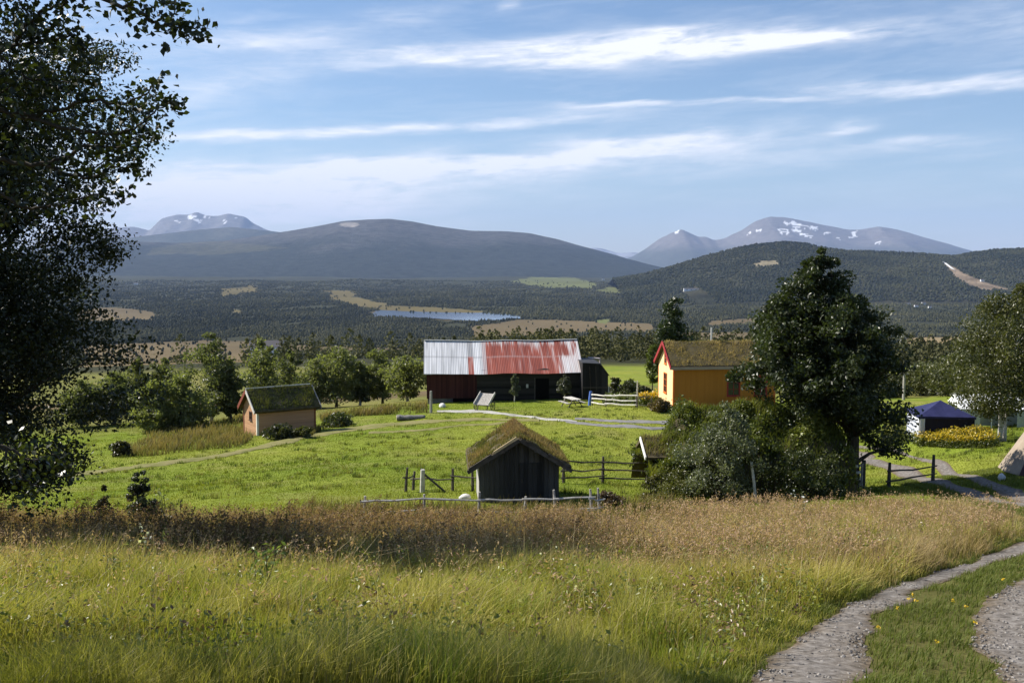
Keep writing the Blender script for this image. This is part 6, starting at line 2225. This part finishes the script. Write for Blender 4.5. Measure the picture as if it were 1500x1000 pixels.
def make_near_tree():
    """tree just outside the left edge: its leafy twigs hang into the picture"""
    Y0 = 9.6
    tx, ty = -7.3, 10.0
    base = Vector((tx, ty, gz(tx, ty)))
    root = empty('aspen_tree', base)
    tag(root, 'near tree reaching in from the upper left with large dark leaves on bare twigs', 'tree')
    r = np.random.default_rng(15)
    rd = random.Random(15)
    mb = MB()
    Hh = 10.6
    tr = [Vector((0.25 * sin(i * 0.7) - 0.0 * i, 0.1 * sin(i), -0.3 + Hh * i / 9)) for i in range(10)]
    mb.tube(tr, [0.2 * (1 - 0.085 * i) for i in range(10)], 10)
    def w(u, v, Yd): return at(u, v, Yd * 1.15) - base
    twigs = [[(-260, 60, 9.8), (-80, -20, 9.6), (60, -30, 9.4), (190, 12, 9.2), (232, 36, 9.2), (268, 40, 9.2), (302, 40, 9.2)],
             [(60, -30, 9.4), (140, -15, 9.3), (215, -5, 9.2), (262, 12, 9.2)],
             [(-260, 160, 9.8), (-90, 130, 9.9), (30, 170, 9.8), (120, 150, 9.8), (190, 150, 9.8), (240, 112, 9.8)],
             [(30, 170, 9.8), (110, 190, 9.8), (180, 195, 9.9), (232, 160, 9.9), (258, 150, 9.9)],
             [(-90, 130, 9.9), (20, 70, 9.7), (80, 60, 9.7), (112, 52, 9.7), (128, 95, 9.7)],
             [(20, 70, 9.7), (60, 20, 9.6), (95, 5, 9.6), (105, -20, 9.6)],
             [(-260, 240, 9.9), (-60, 230, 10), (60, 240, 10), (130, 215, 10), (185, 215, 10), (222, 190, 10)],
             [(60, 240, 10), (120, 260, 10), (170, 245, 10), (205, 248, 10)],
             [(-60, 230, 10), (30, 300, 10.1), (90, 300, 10.1), (140, 285, 10.1), (178, 285, 10.1)],
             [(-260, 20, 9.8), (-120, -60, 9.7), (-20, -40, 9.7), (40, 20, 9.6), (50, 60, 9.6)],
             [(-120, 40, 9.8), (-30, 60, 9.7), (30, 110, 9.7), (80, 120, 9.7), (135, 120, 9.7)],
             [(-120, 200, 9.9), (-30, 150, 9.8), (20, 130, 9.8), (60, 150, 9.8)],
             [(-100, 640, 10.6), (0, 650, 10.5), (40, 672, 10.5), (80, 668, 10.5), (112, 690, 10.5)],
             [(0, 650, 10.5), (30, 700, 10.5), (60, 712, 10.5)]]
    leaves = []; lsz = []
    for q, t in enumerate(twigs):
        p3 = catmull([w(*a) for a in t], 8)
        n = len(p3)
        p3 = [p + Vector((rd.gauss(0, 0.012), rd.gauss(0, 0.03), rd.gauss(0, 0.012))) for p in p3]
        r0 = 0.02 if q not in (0, 2, 6) else 0.035
        mb.tube(p3, [r0 * (1 - i / n) + 0.004 for i in range(n)], 5)
        dens = 9 if q not in (12, 13) else 7
        for i, p in enumerate(p3):
            f = i / n
            fade = 1.0 if f > 0.35 else 0.5
            for k in range(int(dens * fade)):
                # short side shoot carrying leaves
                spread = 0.26 * (1.12 - f) + 0.05
                off = Vector((rd.gauss(0, spread * 0.6), rd.gauss(0, spread), rd.gauss(-0.02, spread * 0.6)))
                leaves.append(p + off); lsz.append(rd.uniform(0.06, 0.105))
    # fill of leaves towards the trunk and above the picture
    for k in range(5200):
        u = rd.uniform(-420, 60); v = rd.uniform(-420, 330); Yd = rd.uniform(8.6, 11.2)
        n = float(fbm(np.array([u / 70.0]), np.array([v / 70.0 + Yd]), 17, 2)[0])
        if rd.random() < (n - 0.28) * 3.0 and u < 120 - 0.3 * max(0, v - 120) - rd.random() * 60:
            leaves.append(w(u, v, Yd)); lsz.append(rd.uniform(0.06, 0.1))
    for k in range(9):
        a = rd.uniform(0, 6.28); i = rd.randint(4, 8)
        s = tr[i]
        e = s + Vector((cos(a) * 1.8, sin(a) * 1.8, rd.uniform(0.2, 1.4)))
        mb.tube([s, s.lerp(e, 0.5) + Vector((0, 0, 0.15)), e], [0.06, 0.035, 0.01], 6)
    for k, (q, i) in enumerate(((0, 5), (2, 4), (6, 4), (9, 5), (12, 1))):
        st = w(*twigs[q][0])
        mb.tube([tr[i], tr[i].lerp(st, 0.5) + Vector((0, 0, 0.1)), st], [0.07, 0.05, 0.034], 7)
    # crown mass out of frame
    n = 26000
    th = r.uniform(0, 2 * pi, n); t = r.uniform(0, 1, n); rr = 2.6 * np.sqrt(np.clip(1 - (2 * t - 1) ** 2, 0, 1)) * r.uniform(0.3, 1, n) ** 0.5
    L2 = np.stack([rr * np.cos(th) - 0.6, rr * np.sin(th), 3.2 + 7.2 * t], 1)
    px = (L2[:, 0] + base.x); py = (L2[:, 1] + base.y)
    uu = 750 + F * px / py
    L2 = L2[uu < -40]
    C = np.concatenate([np.array([tuple(p) for p in leaves]), L2]); S = np.concatenate([np.array(lsz), r.uniform(0.055, 0.09, len(L2))])
    col = mixcol((0.01, 0.016, 0.006), (0.04, 0.05, 0.013), r.uniform(0, 1, len(C)))
    V, Fc, Cc = leaf_arrays(C, S, col, up=0.15, aspect=0.72, r=r)
    np_mesh('crown', V, Fc, M_LEAF, root, Cc)
    mb.build('trunk', M_BARK, root, smooth=True)


make_near_tree()


# ------------------------------------------------------------------ young plants and flowers on the bank
def sapling(u, v, Y, h, n, size, cA, cB, label, name='willow_sapling', seed=0, spread=0.16, flowers=None):
    b = base_at(u, v, Y)
    root = empty(name, b)
    tag(root, label, 'plant')
    r = np.random.default_rng(seed); rd = random.Random(seed)
    mb = MB()
    L = []
    for s in range(4):
        top = Vector((rd.gauss(0, spread), rd.gauss(0, spread), h * rd.uniform(0.75, 1.05)))
        mid = top * 0.5 + Vector((rd.gauss(0, 0.04), 0, 0))
        mb.tube([Vector((0, 0, -0.05)), mid, top], [0.012, 0.009, 0.004], 5)
        for k in range(n // 4):
            t = rd.uniform(0.3, 1.05)
            p = mid.lerp(top, (t - 0.5) * 2) if t > 0.5 else mid * (t * 2)
            L.append(tuple(p + Vector((rd.gauss(0, 0.06), rd.gauss(0, 0.06), rd.gauss(0, 0.03)))))
    L = np.array(L)
    V, Fc, C = leaf_arrays(L, size * r.uniform(0.7, 1.3, len(L)), mixcol(cA, cB, r.uniform(0, 1, len(L))), up=0.5, aspect=0.45, r=r)
    np_mesh('leaves', V, Fc, M_LEAF, root, C)
    mb.build('stem', M_BARK, root)
    if flowers is not None:
        tp = L[L[:, 2] > h * 0.7][:10]
        V, Fc, C = leaf_arrays(tp + np.array([0, 0, 0.05]), 0.07, np.repeat(np.array([flowers]), len(tp), 0), up=1.5, aspect=0.9, r=r)
        np_mesh('flower', V, Fc, M_LEAF, root, C)


GR = ((0.09, 0.13, 0.03), (0.22, 0.27, 0.08))
sapling(380, 895, 14.6, 0.95, 110, 0.095, *GR, 'fresh green willow sapling in the middle of the long grass', seed=1, spread=0.2)
sapling(165, 872, 16, 0.8, 70, 0.09, *GR, 'slim pale green seedling left of the middle in the long grass', seed=2, spread=0.06)
sapling(205, 850, 18, 1.05, 90, 0.08, (0.1, 0.12, 0.05), (0.24, 0.25, 0.12), 'white flowering stem at the lower edge of the brown weeds', seed=3, spread=0.2, flowers=(0.75, 0.74, 0.65))
sapling(438, 835, 20.5, 1.3, 150, 0.075, (0.11, 0.09, 0.04), (0.26, 0.2, 0.1), 'straggly birch seedling with brown leaves among the weeds', name='birch_seedling', seed=4, spread=0.2)
sapling(245, 800, 26, 1.5, 90, 0.07, (0.12, 0.13, 0.06), (0.28, 0.28, 0.15), 'thin pale weed stalk standing above the brown weeds', name='tall_weed', seed=5, spread=0.12, flowers=(0.6, 0.58, 0.5))
sapling(1170, 772, 30.5, 0.9, 60, 0.08, (0.12, 0.15, 0.08), (0.3, 0.32, 0.2), 'white umbel weed in front of the turf hut', name='umbel_plant', seed=6, spread=0.15, flowers=(0.78, 0.8, 0.8))


def flower_patch(name, label, pts, n, hgt, colr, seed, leafc=((0.05, 0.07, 0.015), (0.13, 0.14, 0.03)), frac=0.45, kind='stuff', lsz=0.12):
    """leafy herbs with coloured heads filling the area spanned by the given ground points"""
    r = np.random.default_rng(seed)
    A = np.array([(p.x, p.y) for p in pts])
    i = r.integers(0, len(A) - 2, n); a = r.uniform(0, 1, n); b_ = r.uniform(0, 1, n)
    f = (a + b_) > 1
    a[f] = 1 - a[f]; b_[f] = 1 - b_[f]
    xyp = A[0] + (A[i + 1] - A[0]) * a[:, None] + (A[i + 2] - A[0]) * b_[:, None]
    z = ground(xyp[:, 0], xyp[:, 1])
    h = hgt * r.uniform(0.65, 1.15, n) * (0.5 + fbm(xyp[:, 0] / 1.2, xyp[:, 1] / 1.2, seed, 2))
    base = np.stack([xyp[:, 0], xyp[:, 1], z], 1)
    m = 10
    ci = np.repeat(np.arange(n), m)
    t = r.uniform(0.05, 1.0, n * m)
    C = base[ci] + np.stack([r.normal(0, 0.07, n * m), r.normal(0, 0.07, n * m), h[ci] * t], 1)
    col = mixcol(leafc[0], leafc[1], r.uniform(0, 1, n * m))
    head = (t > 0.74) & (r.uniform(0, 1, n * m) < frac * 1.6)
    col[head] = np.array(colr) * r.uniform(0.7, 1.1, head.sum())[:, None]
    V, Fc, Cc = leaf_arrays(C, lsz * r.uniform(0.7, 1.3, n * m), col, up=0.7, aspect=0.6, r=r)
    o = np_mesh(name, V, Fc, M_LEAF, None, Cc)
    tag(o, label, None, None, kind)


flower_patch('goldenrod_flowers', 'bed of yellow goldenrod in front of the blue tent', G((1342, 653), (1400, 657), (1462, 655), (1450, 643), (1345, 643)), 2600, 0.62, (0.6, 0.43, 0.03), 201, lsz=0.1)
flower_patch('herb_growth', 'tall green growth along the verge left of the goldenrod', G((1290, 648), (1350, 662), (1345, 640), (1300, 636)), 900, 0.7, (0.3, 0.28, 0.06), 202, frac=0.3)
flower_patch('garden_crop', 'leafy green rows in the kitchen garden', [Vector(at(884, 590, 86)), Vector(at(930, 592, 83.5)), Vector(at(930, 585, 89)), Vector(at(888, 582, 90))], 700, 0.75, (0.2, 0.2, 0.06), 203, leafc=((0.06, 0.08, 0.02), (0.16, 0.19, 0.06)), frac=0.2, lsz=0.2)
flower_patch('garden_flowers', 'yellow flowers between the garden fence and the yellow house', [Vector(at(936, 592, 81)), Vector(at(962, 596, 79.5)), Vector(at(962, 588, 84)), Vector(at(938, 586, 84))], 420, 1.0, (0.62, 0.4, 0.02), 204, frac=0.5, lsz=0.18)


def dandelions():
    r = np.random.default_rng(61)
    n = 16
    y = r.uniform(10, 17, n); x = track_left_x(y) + r.uniform(0.9, 2.3, n)
    k = ~on_track(x, y); x, y = x[k], y[k]
    z = ground(x, y)
    m = 8; ci = np.repeat(np.arange(len(x)), m)
    C = np.stack([x, y, z + 0.14], 1)[ci] + r.normal(0, 0.012, (len(ci), 3))
    V, Fc, Cc = leaf_arrays(C, 0.032, np.repeat(np.array([(0.7, 0.48, 0.03)]), len(ci), 0), up=1.5, aspect=0.8, r=r)
    o = np_mesh('hawkbit_flowers', V, Fc, M_LEAF, None, Cc)
    tag(o, 'scattered tiny yellow flowers between the wheel tracks', None, None, 'stuff')


dandelions()


# ------------------------------------------------------------------ houses far across the valley
def far_house(p, w, h, d, label, wall=(0.75, 0.75, 0.74), roofc=(0.1, 0.09, 0.09), zoff=None, rz=0.0, cat='house'):
    root = empty('farmhouse', p, rz)
    tag(root, label, cat, 'far white houses')
    gable_walls(w, d, h, h * 0.55, -h * 0.8).build('wall', mat_plain('far_wall', wall), root)
    V, Fc, t = roof_shell(w, d, h, h * 0.55, 0.3, 0.4, 0.4, nx=4, ny=3)
    np_mesh('roof', V, Fc, mat_plain('far_roof', roofc), root)
    q = MB()
    for k in range(3):
        q.box((-w * 0.3 + k * w * 0.3, -d / 2 - 0.03, h * 0.5), (w * 0.1, 0.06, h * 0.35))
    q.build('window', M_GLASS, root)


for p, (u, v, w, h, d, lab) in zip(FAR_POS, FAR_HOUSES):
    far_house(p, w, h, d, lab)


def ski_jump():
    a = at(1384, 386, 6080); b_ = at(1397, 396, 5850)
    root = empty('ski_jump', a)
    tag(root, 'pale ski jump ramp at the top of the hillside scar', 'ramp')
    MB().beam((0, 0, 4), Vector(b_) - Vector(a) + Vector((0, 0, 3)), 13, 3).build('ramp', mat_plain('ramp_white', (0.6, 0.6, 0.58)), root)
    MB().box((-4, 4, 3), (10, 10, 18)).build('tower', mat_plain('ramp_grey', (0.4, 0.4, 0.4)), root)


ski_jump()
make_sack()


# ------------------------------------------------------------------ air
def make_haze():
    mb = MB()
    z0, z1 = -330.0, 2700.0
    mb.box((0, 0, (z0 + z1) / 2), (112000, 112000, z1 - z0))
    m = bpy.data.materials.new('haze'); m.use_nodes = True
    k = NT(m.node_tree)
    out = k.n('ShaderNodeOutputMaterial')
    pv = k.n('ShaderNodeVolumePrincipled')
    pv.inputs['Color'].default_value = (0.43, 0.6, 0.97, 1)
    pv.inputs['Density'].default_value = 1.95e-5
    pv.inputs['Anisotropy'].default_value = 0.0
    k.link(pv.outputs[0], out.inputs['Volume'])
    o = mb.build('haze', m)
    tag(o, None, None, None, 'stuff')


make_haze()
